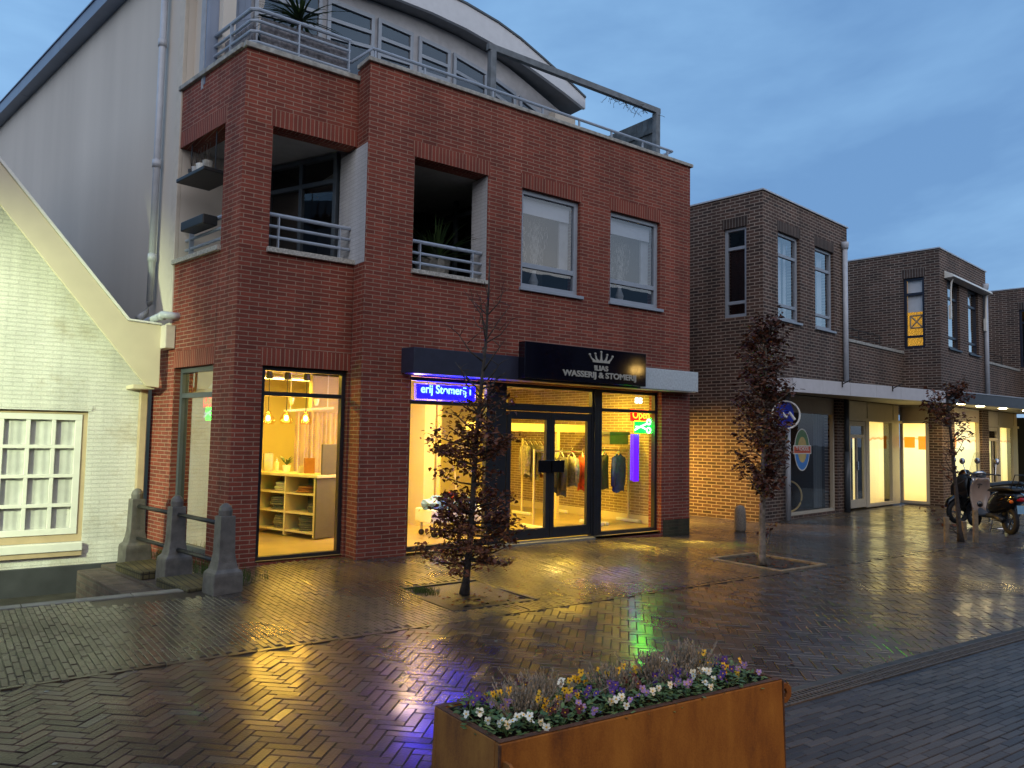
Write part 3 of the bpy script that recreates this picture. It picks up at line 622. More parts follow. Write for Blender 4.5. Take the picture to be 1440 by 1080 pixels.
for a, c in ((3.05, 3.98), (4.06, 4.78), (4.84, 5.42), (5.52, 6.08), (6.14, 6.78), (6.86, 7.36), (7.44, 7.98)):
    za, zc = hz(a), max(hz(c), 6.5); m = MB(); d0, d1 = .004, .05
    def bar(p, q, r, s): m.hexa([FP(p[0], d1, p[1]), FP(q[0], d1, q[1]), FP(q[0], d0, q[1]), FP(p[0], d0, p[1]), FP(r[0], d1, r[1]), FP(s[0], d1, s[1]), FP(s[0], d0, s[1]), FP(r[0], d0, r[1])])
    bar((a, za-.06), (c, zc-.06), (a, za), (c, zc)); m.fbox(FP, a, a+.05, d0, d1, 5.95, za-.06); m.fbox(FP, c-.05, c, d0, d1, 5.95, zc-.06); m.fbox(FP, a+.05, c-.05, d0, d1, 5.95, 6.0)
    for fr_ in (.30, .55):
        bar((a+.05, za-fr_-.02), (c-.05, zc-fr_*(.9)-.02), (a+.05, za-fr_+.03), (c-.05, zc-fr_*(.9)+.03)) if zc-fr_ > 6.1 else None
    o = m.build('window', 'greyframe', RB)
    gq = MB(); gq.quad(FP(a+.02, .02, 5.97), FP(c-.02, .02, 5.97), FP(c-.02, .02, zc-.03), FP(a+.02, .02, za-.03)); gq.build('pane', M['skyglass'], o, recalc=False)
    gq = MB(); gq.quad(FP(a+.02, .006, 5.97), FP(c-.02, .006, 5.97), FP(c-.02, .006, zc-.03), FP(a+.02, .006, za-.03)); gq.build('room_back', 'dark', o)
m = MB(); m.fbox(FP, 2.46, 3.0, .004, .05, 5.95, 7.8)
for k in range(6): m.fbox(FP, 2.5+k*.085, 2.515+k*.085, .05, .056, 5.95, 7.8)
m.build('terrace_door', 'roofmetal', RB)
m = MB(); m.box(4.09, 10.05, YA+.3, 20, 5.86, 5.93); m.prism([(2.72, YB+.12, 5.86), (4.089, YB+.12, 5.86), (4.089, 20, 5.86), (1.2, 20, 5.86)], (0, 0, .06)); m.build('terrace_floor', 'concrete', RB)
m = MB(); m.box(8.1, 8.55, 9.8, 10.0, 5.93, 7.1); m.build('roof_end_post', 'stucco_light', RB)
# terrace railing along the front, with its return
m = MB(); ry = YA+.10
m.tube([(4.0, 8.98, 6.33), (4.14, ry, 6.43), (9.72, ry, 6.43), (9.72, ry+.75, 6.43)], .022, 8)
for x in (4.18, 4.9, 6.0, 6.9, 7.62, 8.3, 9.0, 9.6): m.fbox(FA, x-.012, x+.012, -.115, -.09, 6.25, 6.41)
m.build('terrace_railing', 'steel', RB)
m = MB()
for z in (6.20, 6.33, 6.46, 6.60):
    r = .024 if z > 6.5 else .019
    m.tube([FS(1.45, -.1, z), FS(.12, -.1, z), FB(2.80, -.1, z), FB(3.98, -.1, z)], r, 8)
for F, p in ((FS, 1.4), (FS, .62), (FB, 3.30), (FB, 3.96)): m.fbox(F, p-.008, p+.008, -.12, -.08, 6.11, 6.6)
m.build('terrace_railing', 'steel', RB)
m = MB(); m.fbox(FB, 2.86, 3.97, -.2, -.17, 6.12, 6.56); m.fbox(FS, .2, 1.4, -.2, -.17, 6.12, 6.50); m.build('screen_panel', 'reed', RB)

# ---- storefront
SF = .10                                                         # shop floor level
F = FA; rec = .10
m = MB(); d1, d0 = -rec, -rec-.08
for a, c in ((4.752, 4.82), (6.00, 6.34), (7.95, 7.99), (8.07, 8.16), (9.33, 9.378)): m.fbox(F, a, c, d0, d1, SF, 2.32)
m.fbox(F, 4.82, 6.00, d0, d1, 2.27, 2.32); m.fbox(F, 6.34, 9.33, d0+.005, d1-.005, 2.27, 2.32)
m.fbox(F, 4.82, 6.00, d0, d1, 1.97, 2.02); m.fbox(F, 6.34, 7.95, d0, d1, 1.94, 2.04); m.fbox(F, 8.16, 9.33, d0, d1, 1.98, 2.03)
m.fbox(F, 4.82, 6.00, d0, d1, SF, SF+.06); m.fbox(F, 8.16, 9.33, d0, d1, SF-.03, SF+.05); m.fbox(F, 7.99, 8.07, d0+.02, d1+.02, SF, 2.32)
SFo = m.build('shop_front_frame', 'darkframe', RB, bevel=.004)
for a, c, z, y in ((4.78, 6.02, .13, 1.99), (4.78, 6.02, 2.0, 2.3), (6.32, 7.97, 2.0, 2.3), (8.14, 9.35, .13, 2.0), (8.14, 9.35, 2.0, 2.3)):
    pane(F, a, c, -rec-.04, z, y, 'shopglass', SFo)
for a, c, hx in ((6.36, 7.145, 7.03), (7.155, 7.945, 7.26)):
    m = MB(); m.fbox(F, a, a+.075, d0+.01, d1-.01, SF+.02, 1.93); m.fbox(F, c-.075, c, d0+.01, d1-.01, SF+.02, 1.93); m.fbox(F, a+.075, c-.075, d0+.01, d1-.01, 1.82, 1.93); m.fbox(F, a+.075, c-.075, d0+.01, d1-.01, SF+.02, SF+.17)
    dr = m.build('door', 'darkframe', RB, bevel=.004)
    pane(F, a+.07, c-.07, -rec-.04, SF+.15, 1.85, 'shopglass', dr)
    m = MB(); m.fbox(F, hx-.13, hx+.13, d1, d1+.03, 1.06, 1.24); m.build('handle', 'black', dr, bevel=.005)
m = MB(); m.fbox(F, 6.2, 7.9, -.2, .06, 0.04, SF+.002); m.build('threshold', 'kerb', RB, bevel=.005)
# bay shop windows
o = window(RB, FB, 2.98, 4.04, .09, 2.35, .06, .05, 'darkframe', [2.03], gm='shopglass', name='shop_window', depth=.09)
o = window(RB, FS, .525, 1.615, .11, 2.37, .08, .06, 'slate', [2.02], gm='sideglass', name='shop_window', depth=.09)
# canopy
m = MB(); m.prism([(4.61, YA-.002, 2.345), (4.66, 8.30, 2.345), (8.64, 8.30, 2.345), (8.64, YA-.002, 2.345)], (0, 0, .315)); m.build('canopy', 'canopy', RB, bevel=.006)
m = MB(); m.prism([(4.66, YA-.006, 2.337), (4.70, 8.31, 2.337), (9.94, 8.31, 2.337), (9.98, YA-.006, 2.337)], (0, 0, .0065)); m.build('added_glow_soffit', 'underside', RB)  # pale panel added under the navy canopy to pick up the sign glow
m = MB(); m.prism([(8.645, YA-.002, 2.35), (8.645, 8.30, 2.35), (9.99, 8.30, 2.35), (10.03, YA-.002, 2.35)], (0, 0, .325)); m.build('canopy_end', 'canopysilver', RB, bevel=.006)
# shop interior shell
m = MB(); m.quad((2.72, YA+.32, SF), (9.95, YA+.3, SF), (9.95, 14.2, SF), (1.85, 14.2, SF)); m.quad((4.75, YA+.02, SF), (9.38, YA+.02, SF), (9.38, YA+.31, SF), (4.75, YA+.31, SF)); m.build('shop_floor', 'infloor', RB, recalc=False)
m = MB(); m.quad((2.72, YA+.33, 2.75), (9.99, YA+.29, 2.75), (9.99, 14.2, 2.75), (1.85, 14.2, 2.75)); m.build('shop_ceiling', 'inceil', RB, recalc=False)
m = MB(); m.quad((1.95, 14.0, SF), (10, 14.0, SF), (10, 14.0, 2.8), (1.95, 14.0, 2.8)); m.quad(FS(1.63, -.27, SF), FS(5.4, -.27, SF), FS(5.4, -.27, 2.8), FS(1.63, -.27, 2.8)); m.box(4.12, 4.70, YA+.283, 9.25, SF, 2.74)
m.build('shop_inner_wall', 'inwall', RB, recalc=False)
m = MB(); m.box(6.35, 6.55, 10.9, 12.4, SF, 2.74); m.box(4.95, 6.349, 12.2, 12.35, SF, 2.74); m.build('shop_partition', 'inwall', RB)
m = MB(); m.quad((9.95, YA+.28, SF+.12), (9.95, 14.1, SF+.12), (9.95, 14.1, 2.76), (9.95, YA+.28, 2.76)); m.build('shop_brick_wall', 'inbrick', RB, recalc=False)
m = MB(); m.box(9.90, 9.948, YA+.29, 14, SF, SF+.13); m.box(9.86, 9.947, YA+.29, 9.1, SF, 2.70); m.build('shop_skirting', 'inwall', RB)
m = MB()
for y in (9.6, 10.9, 12.2): m.box(2.70, 9.9, y, y+.16, 2.52, 2.74)
m.build('ceiling_beam', 'inceil', RB)
m = MB(); m.box(6.65, 6.73, 11.0, 11.08, SF, 2.3); m.box(8.0, 8.08, 11.0, 11.08, SF, 2.3); m.box(6.65, 8.08, 11.0, 11.08, 2.22, 2.3); m.box(7.0, 9.93, 10.7, 10.76, 1.66, 1.80); m.box(9.0, 9.06, 10.7, 10.76, SF, 1.659); m.build('inner_door_frame', 'shelfwood', RB)
# roof over everything that the sky must not leak into
m = MB(); m.quad((1.2, 22, 0), (10.06, 22, 0), (10.06, 22, 6.2), (1.2, 22, 6.2)); m.build('rear_wall', 'brown', RB, recalc=False)

# ------------------------------------------------------------------ signs of the shop
t = thing('shop_sign', 'glossy black sign board with silver crown and lettering over shop door', 'sign', (7.4, 8.2, 2.36))
m = MB(); m.fbox(FA, 6.27, 8.60, .243, .39, 2.362, 2.86); m.build('sign_board', 'signblack', t, bevel=.004)
FSg = frame((0, YA, 0), (1, 0, 0), (0, -1, 0)); dS = .392
text('lettering', 'ILIAS', .10, FA, 7.66, dS, 2.525, 'signletter', t, sx=1.3, bold=.003)
text('lettering', 'WASSERIJ & STOMERIJ', .115, FA, 7.66, dS, 2.415, 'signletter', t, sx=1.30, bold=.003)
m = MB(); cx, cz, w_ = 7.66, 2.66, .20                        # the crown: base band, five curved points, five balls
tips = [(-.225, .10), (-.118, .118), (0, .15), (.118, .118), (.225, .10)]
band = [(-.165, 0), (.165, 0)]
pts = [(-.165, 0), (-.165, .018)]
m.prism([FA(cx+a, dS, cz+z) for a, z in ((-.165, .0), (.165, .0), (.17, .022), (-.17, .022))], (0, -.012, 0))
base_x = [-.17, -.102, -.034, .034, .102, .17]
for i, (tx, tz) in enumerate(tips):
    a, c = base_x[i], base_x[i+1]
    m.prism([FA(cx+p, dS, cz+z) for p, z in ((a, .023), (c, .023), (((a+c)/2*.4+tx*.6)+.014, .055), (tx+.006, tz), (tx-.006, tz), (((a+c)/2*.4+tx*.6)-.014, .055))], (0, -.012, 0))
    m.lathe([(.017, 0), (.017, .012)], FA(cx+tx, dS+.012, cz+tz+.006), 10, axis=1)
m.build('crown_emblem', 'signletter', t)

t = thing('led_sign', 'blue LED scrolling text sign behind the upper shop window pane', 'sign', (5.4, 8.7, 2.05))
FL_ = frame((0, 8.73, 0), (1, 0, 0), (0, -1, 0))
m = MB(); m.fbox(FL_, 4.95, 5.86, -.04, 0, 2.045, 2.235); m.build('led_panel', 'ledblue', t)
text('led_lettering', 'erij Stomerij I', .155, FL_, 5.405, .002, 2.095, 'ledtext', t, depth=.002, sx=.92, bold=.002)
def neon(name, label, F, u, z, s=1.0):
    t = thing(name, label, 'neon sign', F(u, 0, z))
    m = MB(); m.fbox(F, u-.20*s, u+.13*s, -.012, 0, z+.02, z+.17*s); m.build('red_backing', 'neonred', t)
    m = MB(); m.fbox(F, u-.12*s, u+.23*s, -.014, -.003, z-.14*s, z+.06*s); m.build('green_backing', 'neongreen', t)
    text('open_lettering', 'Open', .15*s, F, u-.01, .002, z+.03, 'neonyellow', t, depth=.003, sx=.95, bold=.002)
    m = MB(); P = lambda a, c: F(u+a*s, .014, z+c*s)
    m.tube([P(-.13, -.10), P(-.03, -.055), P(.09, -.015)], .011*s, 6); m.tube([P(-.11, -.055), P(0, -.06), P(.09, -.09)], .011*s, 6)
    for a, c in ((.13, .01), (.13, -.10)):
        m.tube([P(a+.035*cos(k*pi/5), c+.035*sin(k*pi/5)) for k in range(11)], .010*s, 6)
    m.build('scissors_outline', 'neonwhite', t)
FN = frame((0, 8.75, 0), (1, 0, 0), (0, -1, 0))
neon('neon_sign', 'red and green neon Open sign hanging inside right pane of shop front', FN, 9.13, 1.83, 1.22)
FN2 = frame(FS(0, -.24, 0), SD, SN)
FN2r = frame(FS(0, -.15, 0), -SD, SN)
neon('neon_sign', 'neon Open sign half hidden by brick pier in narrow side window', FN2r, -.88, 1.85, 1.0)
t = thing('letter_reflection', 'small white letters reflected in top right shop pane, built as glowing text', 'sign', (9.1, 8.75, 2.15))
text('reflected_letters', 'SS', .12, FN, 9.06, .0, 2.12, 'neonwhite', t, depth=.004, sx=1.5, bold=.006)  # glowing text stands in for a lit sign reflected in the glass
m = MB(); m.box(9.02, 9.13, 8.80, 8.83, .88, 1.64); m.box(8.965, 8.985, 8.80, 8.83, .9, 1.64); o = m.build('light_strip', 'purplelight', None, (9.04, 8.8, .95)); tag(o, 'upright purple light strip glowing under the Open sign', 'light')

# ------------------------------------------------------------------ inside the shop
Dv = V((-.32, .947, 0)).normalized(); FC = frame((4.24, 10.18, 0), Dv, V((-Dv.y, Dv.x, 0)))        # counter front faces left
t = thing('shelf_counter', 'pale shop counter with open shelves seen through the corner window', 'counter', (4.2, 10.8, SF))
m = MB(); m.fbox(FC, -.03, 1.75, -.45, .03, .95, .99); m.build('counter_top', 'shelfwood', t, bevel=.004)
m = MB(); m.fbox(FC, 0, .03, -.42, 0, SF+.02, .949); m.build('side_panel', 'shelfside', t)
for u in (.0, .62, 1.24):
    m = MB(); m.fbox(FC, u+.031, u+.06, -.42, .004, SF+.02, .948); m.build('upright', 'shelfwood', t)
for z in (SF+.07, .43, .70):
    for k in range(3): m = MB(); m.fbox(FC, .061+.62*k, min(.62+.62*k+.029, 1.74), -.40, -.002, z, z+.025); m.build('shelf', 'shelfwood', t)
m = MB(); m.fbox(FC, .03, 1.74, -.43, -.405, SF+.02, .948); m.build('back_panel', 'shelfside', t)
cols = [plain('cloth_grey', (.10, .10, .09), .9), plain('cloth_olive', (.16, .14, .08), .9), plain('cloth_cream', (.5, .45, .33), .9), plain('cloth_rust', (.30, .12, .04), .9)]
def stack(label, u, z, n, wd, mat_, grp='folded linen on the counter shelves'):
    c = FC(u, -.2, z); m = MB()
    for k in range(n):
        a = random.uniform(-.15, .15); h = .030; r = wd*1.15*random.uniform(.85, 1.05)
        m.lathe([(r*.55, 0), (r*.62, h*.3), (r*.62, h*.8), (r*.54, h)], c+V((random.uniform(-.01, .01), random.uniform(-.01, .01), k*h)), 12)
    o = m.build('folded_stack', mat_, None, c, smooth=True); tag(o, label, 'linen', grp)
stack('neat round stack of grey folded cloths on bottom shelf nearest window', .33, SF+.097, 7, .24, cols[0])
stack('lower untidy pile of olive cloths on bottom shelf farther along', .85, SF+.097, 6, .26, cols[1])
stack('small dark pile on the middle shelf at near end', .20, .457, 4, .2, cols[0])
stack('low rust brown pile on upper shelf at near end', .38, .727, 3, .24, cols[3])
stack('cream pile of linen on upper shelf farther along', .9, .727, 4, .24, cols[2])
stack('broad dark pile on middle shelf farther along', .95, .457, 6, .25, cols[0])
t = thing('till_box', 'dark grey till screen standing on near end of counter', 'till', FC(.05, -.3, .99)); m = MB(); m.fbox(FC, .0, .03, -.44, -.08, .992, 1.42); m.build('screen', 'shelfside', t, bevel=.01); m = MB(); m.fbox(FC, .0, .12, -.38, -.18, .991, 1.0); m.build('foot', 'iron', t)
t = thing('potted_plant', 'small green plant in white pot on the shop counter', 'plant', FC(.9, -.2, .99)); m = MB(); m.lathe([(.045, 0), (.06, .1), (.055, .1)], FC(.9, -.2, .991), 12); m.build('pot', 'white', t)
m = MB()
for k in range(26):
    a = random.uniform(0, 6.28); l = random.uniform(.08, .2); p = FC(.9, -.2, 1.09); q = p+V((cos(a)*l, sin(a)*l, random.uniform(.04, .16))); s = V((-sin(a), cos(a), 0))*.014
    mid = (p+q)/2+V((0, 0, .03)); m.quad(p, mid-s, q, mid+s)
m.build('leaves', 'green', t)
for k, (u, hgt, mt, lb) in enumerate(((1.15, .20, 'white', 'white pump bottle on the counter beside the plant'), (.42, .22, cols[3], 'orange bag standing on the counter by the till'), (.55, .1, cols[2], 'row of small cream boxes on the counter'), (1.35, .26, cols[2], 'pale paper bag standing at far end of counter'))):
    m = MB(); c = FC(u, -.22, .991)
    if k == 0: m.lathe([(.03, 0), (.033, .13), (.012, .15), (.012, .19), (.02, .2)], c, 12)
    else: m.prism([c+V((-.07, -.03, 0)), c+V((.07, -.03, 0)), c+V((.07, .04, 0)), c+V((-.07, .04, 0))], (.0, .01, hgt))
    tag(m.build(['bottle', 'bag', 'box_row', 'paper_bag'][k], mt, None, c, bevel=.004), lb, ['bottle', 'bag', 'boxes', 'bag'][k])
# pendant lamps and their light
for k, (x, y, z, lb) in enumerate(((3.72, 10.75, 1.77, 'glass pendant lamp with glowing bulb, farthest left of three over counter'), (4.0, 10.8, 1.78, 'glass pendant lamp with glowing bulb between two others over counter'), (4.27, 10.75, 1.78, 'glass pendant lamp with glowing bulb, nearest the curtain over counter'))):
    t = thing('pendant_lamp', lb, 'lamp', (x, y, 2.5), 'pendant lamps over the counter')
    m = MB(); m.tube([(x, y, z+.10), (x, y, 2.52)], .006, 6); m.build('cord', 'iron', t)
    m = MB(); m.lathe([(.05, 0), (.045, .08), (.03, .12)], (x, y, 2.33), 10); m.build('ceiling_cup', 'iron', t)
    m = MB(); m.ball((x, y, z), .030, (1, 1, 1.4)); m.build('bulb', 'warmlamp', t, smooth=True)
    m = MB(); m.lathe([(.022, .11), (.04, .07), (.085, 0), (.095, -.05), (.07, -.085), (.066, -.087)], (x, y, z), 16); m.build('glass_shade', glass('lamp_glass', (1, .9, .7), .6), t, smooth=True)
    lamp('bulb_light', 'POINT', (x, y, z-.02), 16, (1, .60, .09), .05, t)
WARM = (1, .64, .055)
# ceiling strip lamps (each with its own light)
for k, (x, y, lb) in enumerate(((5.4, 9.9, 'ceiling strip lamp behind the LED sign'), (7.2, 9.9, 'ceiling strip lamp just inside the double doors'), (8.9, 9.9, 'ceiling strip lamp above the clothes by brick wall'), (7.2, 12.3, 'ceiling strip lamp deep inside the shop'), (3.2, 9.9, 'ceiling strip lamp above the corner window bay'), (4.6, 12.6, 'ceiling strip lamp above the beige drape'))):
    t = thing('strip_lamp', lb, 'lamp', (x, y, 2.5), 'ceiling strip lamps in the shop')
    m = MB(); m.box(x-.5, x+.5, y-.06, y+.06, 2.47, 2.51); m.build('housing', 'white', t)
    m = MB(); m.box(x-.48, x+.48, y-.045, y+.045, 2.45, 2.469); m.build('tube', 'ceillamp', t)
    a = lamp('strip_light', 'AREA', (x, y, 2.44), [80, 84, 78, 66, 40, 44][k], WARM, .9, t, shape='RECTANGLE', size_y=.12)
t = thing('spot_lamp', 'bare bright spotlight at top left of the shop window', 'lamp', (4.98, 9.2, 1.95))
m = MB(); m.tube([(4.98, 9.2, 1.96), (4.98, 9.2, 2.52)], .008, 6); m.build('stem', 'iron', t); m = MB(); m.ball((4.98, 9.2, 1.93), .035); m.build('bulb', 'spot', t, smooth=True); lamp('bulb_light', 'POINT', (5.0, 9.14, 1.93), 110, (1, .66, .12), .05, t)
t = thing('track_lamp', 'white track rail with two spot heads above beige drape', 'lamp', (4.6, 11.3, 2.0))
m = MB(); m.tube([(4.2, 11.45, 1.90), (5.0, 11.45, 1.97)], .02, 8); m.tube([(4.3, 11.45, 1.9), (4.3, 11.45, 2.52)], .008, 6); m.tube([(4.9, 11.45, 1.96), (4.9, 11.45, 2.52)], .008, 6); m.build('rail', 'white', t)
for x in (4.3, 4.7): m = MB(); m.lathe([(.03, 0), (.05, .1)], (x, 11.42, 2.0), 10); m.build('spot_head', 'white', t)
m = MB(); n = 40
pts = [(4.45+.9*i/n, 11.62+.035*sin(i*1.9)+.015*sin(i*.7)) for i in range(n+1)]
for a, c in zip(pts, pts[1:]): m.quad((a[0], a[1], SF+.02), (c[0], c[1], SF+.02), (c[0], c[1], 1.90), (a[0], a[1], 1.90))
tag(m.build('drape', 'drape', None, (4.9, 11.6, SF), smooth=True, recalc=False), 'beige drape hanging in folds behind the counter', 'curtain')
# clothes rails with garments
def clothes_rail(label, x0, x1, y, z):
    t = thing('clothes_rail', label, 'clothes rail', ((x0+x1)/2, y, SF))
    m = MB(); m.tube([(x0, y, z), (x1, y, z)], .015, 8); m.build('bar', 'chrome', t)
    for x in (x0, x1): m = MB(); m.tube([(x, y, SF+.04), (x, y, z+.03)], .018, 8); m.build('post', 'shelfwood', t); m = MB(); m.box(x-.03, x+.03, y-.28, y+.28, SF+.005, SF+.06); m.build('foot', 'white', t, bevel=.01)
clothes_rail('clothes rail of bagged garments behind the double doors', 7.72, 8.98, 9.75, 1.34)
clothes_rail('clothes rail with dark suits behind right shop pane', 9.1, 9.86, 9.75, 1.36)
fab = lambda n, c: plain(n, c, .85, var=.35, scale=14, bump=.3)
def garment(label, x, y, top, ln, wd, mt, ang=90, trousers=False, hung='garments on the shop clothes rails'):
    t = thing('garment', label, 'garment', (x, y, top), hung); ca, sa = cos(R(ang)), sin(R(ang))
    m = MB(); m.tube([(x-ca*wd*.4, y-sa*wd*.4, top-.09), (x, y, top-.015), (x+ca*wd*.4, y+sa*wd*.4, top-.09)], .007, 5); m.tube([(x, y, top-.015), (x, y, top+.03), (x+.02, y, top+.045)], .004, 5); m.build('hanger', 'white', t)
    m = MB(); rings = []; n = 14
    prof_ = [(0, .16), (.05, .55), (.12, .95), (.3, .9), (.55, .92), (.8, 1.0), (1, 1.04)]
    for fz, fw_ in prof_:
        ring = []
        for k in range(n):
            a = 2*pi*k/n; rr = 1+.13*sin(a*5+fz*3+x*9)*fz; px, py = cos(a)*wd*.5*fw_*rr, sin(a)*.06*(.5+fw_*.7)*rr
            ring.append(m.b.verts.new((x+px*ca-py*sa, y+px*sa+py*ca, top-.04-fz*ln-(.05*abs(cos(a)) if fz < .1 else 0)+.02*sin(a*3)*fz)))
        rings.append(ring)
    for q, r_ in zip(rings, rings[1:]):
        for k in range(n): m.b.faces.new((q[k], q[(k+1) % n], r_[(k+1) % n], r_[k]))
    m.build('fabric', mt, t, smooth=True)
    if not trousers:
        for sgn in (-1, 1):
            m = MB(); m.tube([(x+sgn*ca*wd*.42, y+sgn*sa*wd*.42, top-.13), (x+sgn*ca*wd*.56, y+sgn*sa*wd*.56, top-.13-ln*.35), (x+sgn*ca*wd*.55, y+sgn*sa*wd*.55+.01, top-.13-ln*.72)], [.055, .05, .042], 8); m.build('sleeve', mt, t, smooth=True)
plast = plain('plastic_cover', (.34, .32, .26), .15, var=.4, scale=25, spec=.8)
garment('dark bagged coat hanging leftmost behind the doors', 8.08, 9.75, 1.34, .62, .38, fab('coat_dark', (.05, .045, .03)), 70)
garment('grey brown bagged jacket in the middle behind the doors', 8.28, 9.72, 1.34, .68, .40, fab('coat_grey', (.09, .08, .06)), 60)
garment('pale shirt under plastic cover next to the orange dress', 8.52, 9.75, 1.34, .54, .36, plast, 75)
garment('bright orange red dress hanging on the rail by right door', 8.74, 9.73, 1.33, .60, .30, fab('dress_red', (.62, .07, .015)), 55)
garment('dark grey trousers hanging behind right pane', 9.26, 9.75, 1.36, .62, .28, fab('trouser_grey', (.045, .038, .03)), 25, True)
clothes_rail('rear clothes rail along the shop brick wall', 8.9, 9.8, 11.6, 1.5)
for k in range(7): garment('bagged garment on the rear clothes rail along the brick wall', 8.96+.12*k, 11.6, 1.5, .6+.06*(k % 3), .38, [plast, cols[0], cols[1], plast, cols[3], cols[0], plast][k], 70, False, 'garments on the rear clothes rail')
garment('blue two piece suit hanging behind right pane', 9.58, 9.72, 1.36, .68, .34, fab('suit_blue', (.03, .05, .32)), 20)
t = thing('storage_box', 'grey box lying on the shelf above the blue suit', 'box', (9.5, 9.8, 1.46)); m = MB(); m.box(9.25, 9.7, 9.6, 10.0, 1.46, 1.62); m.build('box_body', cols[1], t, bevel=.01); m = MB(); m.box(9.23, 9.72, 9.58, 10.02, 1.621, 1.68); m.build('lid', cols[0], t, bevel=.01)
# laundry trolley, bags, table, mop sticks, security gate
t = thing('laundry_trolley', 'low white laundry trolley behind the street tree', 'trolley', (6.0, 9.75, SF))
m = MB(); m.box(5.72, 6.9, 9.55, 10.05, .30, .50); m.build('basket', 'white', t, bevel=.02)
for x in (5.8, 6.8):
    for y in (9.62, 9.98): m = MB(); m.tube([(x, y, SF+.05), (x, y, .31)], .02, 6); m.build('leg', 'chrome', t); m = MB(); m.ball((x, y, SF+.045), .045); m.build('wheel', 'rubber', t)
def sack(label, x, y, z, r, mt, sc=(1.3, .8, .6)):
    m = MB(); m.ball((x, y, z+r*sc[2]*.75), r, sc, 14); random.seed(int(x*100))
    for v in m.b.verts: v.co += (v.co-V((x, y, z))).normalized()*random.uniform(-.03, .03)
    tag(m.build('laundry_bag', mt, None, (x, y, z)), label, 'bag')
sack('light blue plastic laundry bag on the trolley', 5.95, 9.75, .46, .21, plain('bag_blue', (.16, .32, .62), .3))
sack('second smaller blue laundry bag right of the trunk', 6.42, 9.78, .46, .17, plain('bag_blue2', (.14, .25, .50), .3))
sack('red laundry bag lying between two blue bags', 6.2, 9.85, .52, .10, plain('bag_red', (.75, .04, .015), .4), (1, .7, 1.1))
t = thing('counter_desk', 'yellowish service desk at the left inside shop front', 'desk', (5.05, 10.0, SF)); m = MB(); m.box(4.85, 5.25, 9.8, 10.3, SF, .62); m.build('desk_body', 'shelfwood', t, bevel=.01); m = MB(); m.box(4.82, 5.28, 9.77, 10.33, .621, .65); m.build('desk_top', 'white', t, bevel=.005)
t = thing('desk_fan', 'small round ring fan on the service desk', 'fan', (5.1, 9.95, .65)); m = MB(); m.torus((5.12, 9.92, 1.02), .085, .02); m.build('ring', 'white', t, smooth=True); m = MB(); m.tube([(5.12, 9.92, .652), (5.12, 9.92, .93)], [.06, .03], 10); m.build('foot', 'shelfside', t)
t = thing('security_gate', 'slim upright anti theft gate inside left door', 'gate', (6.75, 9.3, SF)); m = MB(); m.box(6.70, 6.76, 9.25, 9.5, SF+.3, 1.45); m.build('panel', 'white', t, bevel=.015); m = MB(); m.box(6.68, 6.82, 9.2, 9.55, SF, SF+.31); m.build('foot', 'inwall', t, bevel=.02)
for k, (x, y) in enumerate(((5.62, 10.4), (6.6, 10.2))):
    m = MB(); m.tube([(x, y, SF), (x-.06, y+.05, 1.0)], .012, 6); m.lathe([(.09, 0), (.05, .1), (.015, .16)], (x, y, SF), 10); tag(m.build('broom', 'shelfwood', None, (x, y, SF)), ['broom leaning left of the laundry trolley', 'broom leaning right of the laundry trolley'][k], 'broom')
# ------------------------------------------------------------------ things on terrace and in the loggias
def frond_plant(t, c, n, ln, mt='palm', up=.8, wd=.02):
    m = MB()
    for k in range(n):
        a = random.uniform(0, 2*pi); e = random.uniform(.1, 1.35)*up; l = ln*random.uniform(.6, 1.1); s = V((-sin(a), cos(a), 0)); p = V(c); prev = (p-s*wd*.4, p+s*wd*.4)
        for i in range(1, 6):
            f = i/5; q = V(c)+V((cos(a)*cos(e)*l*f, sin(a)*cos(e)*l*f, sin(e)*l*f-.35*l*f*f)); wf = wd*(1-f*.95)
            cur = (q-s*wf, q+s*wf); m.quad(prev[0], prev[1], cur[1], cur[0]); prev = cur
    return m.build('fronds', mt, t, recalc=False)
t = thing('palm_plant', 'green palm in pot on the corner roof terrace', 'plant', (3.45, 9.35, 5.93)); m = MB(); m.lathe([(.16, 0), (.2, .3), (.18, .3)], (3.45, 9.35, 5.93), 14); m.build('pot', 'soil', t); m = MB(); m.tube([(3.45, 9.35, 6.2), (3.45, 9.34, 6.85)], [.05, .04], 8); m.build('trunk', 'bark', t); frond_plant(t, (3.45, 9.34, 6.85), 60, .8, up=.7)
t = thing('yucca_plant', 'large spiky potted yucca filling the right loggia', 'plant', (5.5, 9.35, 3.62)); m = MB(); m.lathe([(.2, 0), (.26, .42), (.23, .42)], (5.5, 9.35, 3.62), 14); m.build('pot', 'concrete', t); frond_plant(t, (5.5, 9.25, 4.0), 110, 1.05, up=1.0, wd=.026)
t = thing('hanging_shelf', 'black shelf hung on cords in the corner loggia', 'shelf', FS(1.1, -.15, 4.75)); m = MB(); m.fbox(FS, .75, 1.55, -.32, .12, 4.74, 4.79); m.build('board', 'iron', t, bevel=.01)
for u in (.8, 1.5): m = MB(); m.tube([FS(u, -.05, 4.79), FS(u, -.05, 5.29)], .008, 5); m.build('cord', 'iron', t)
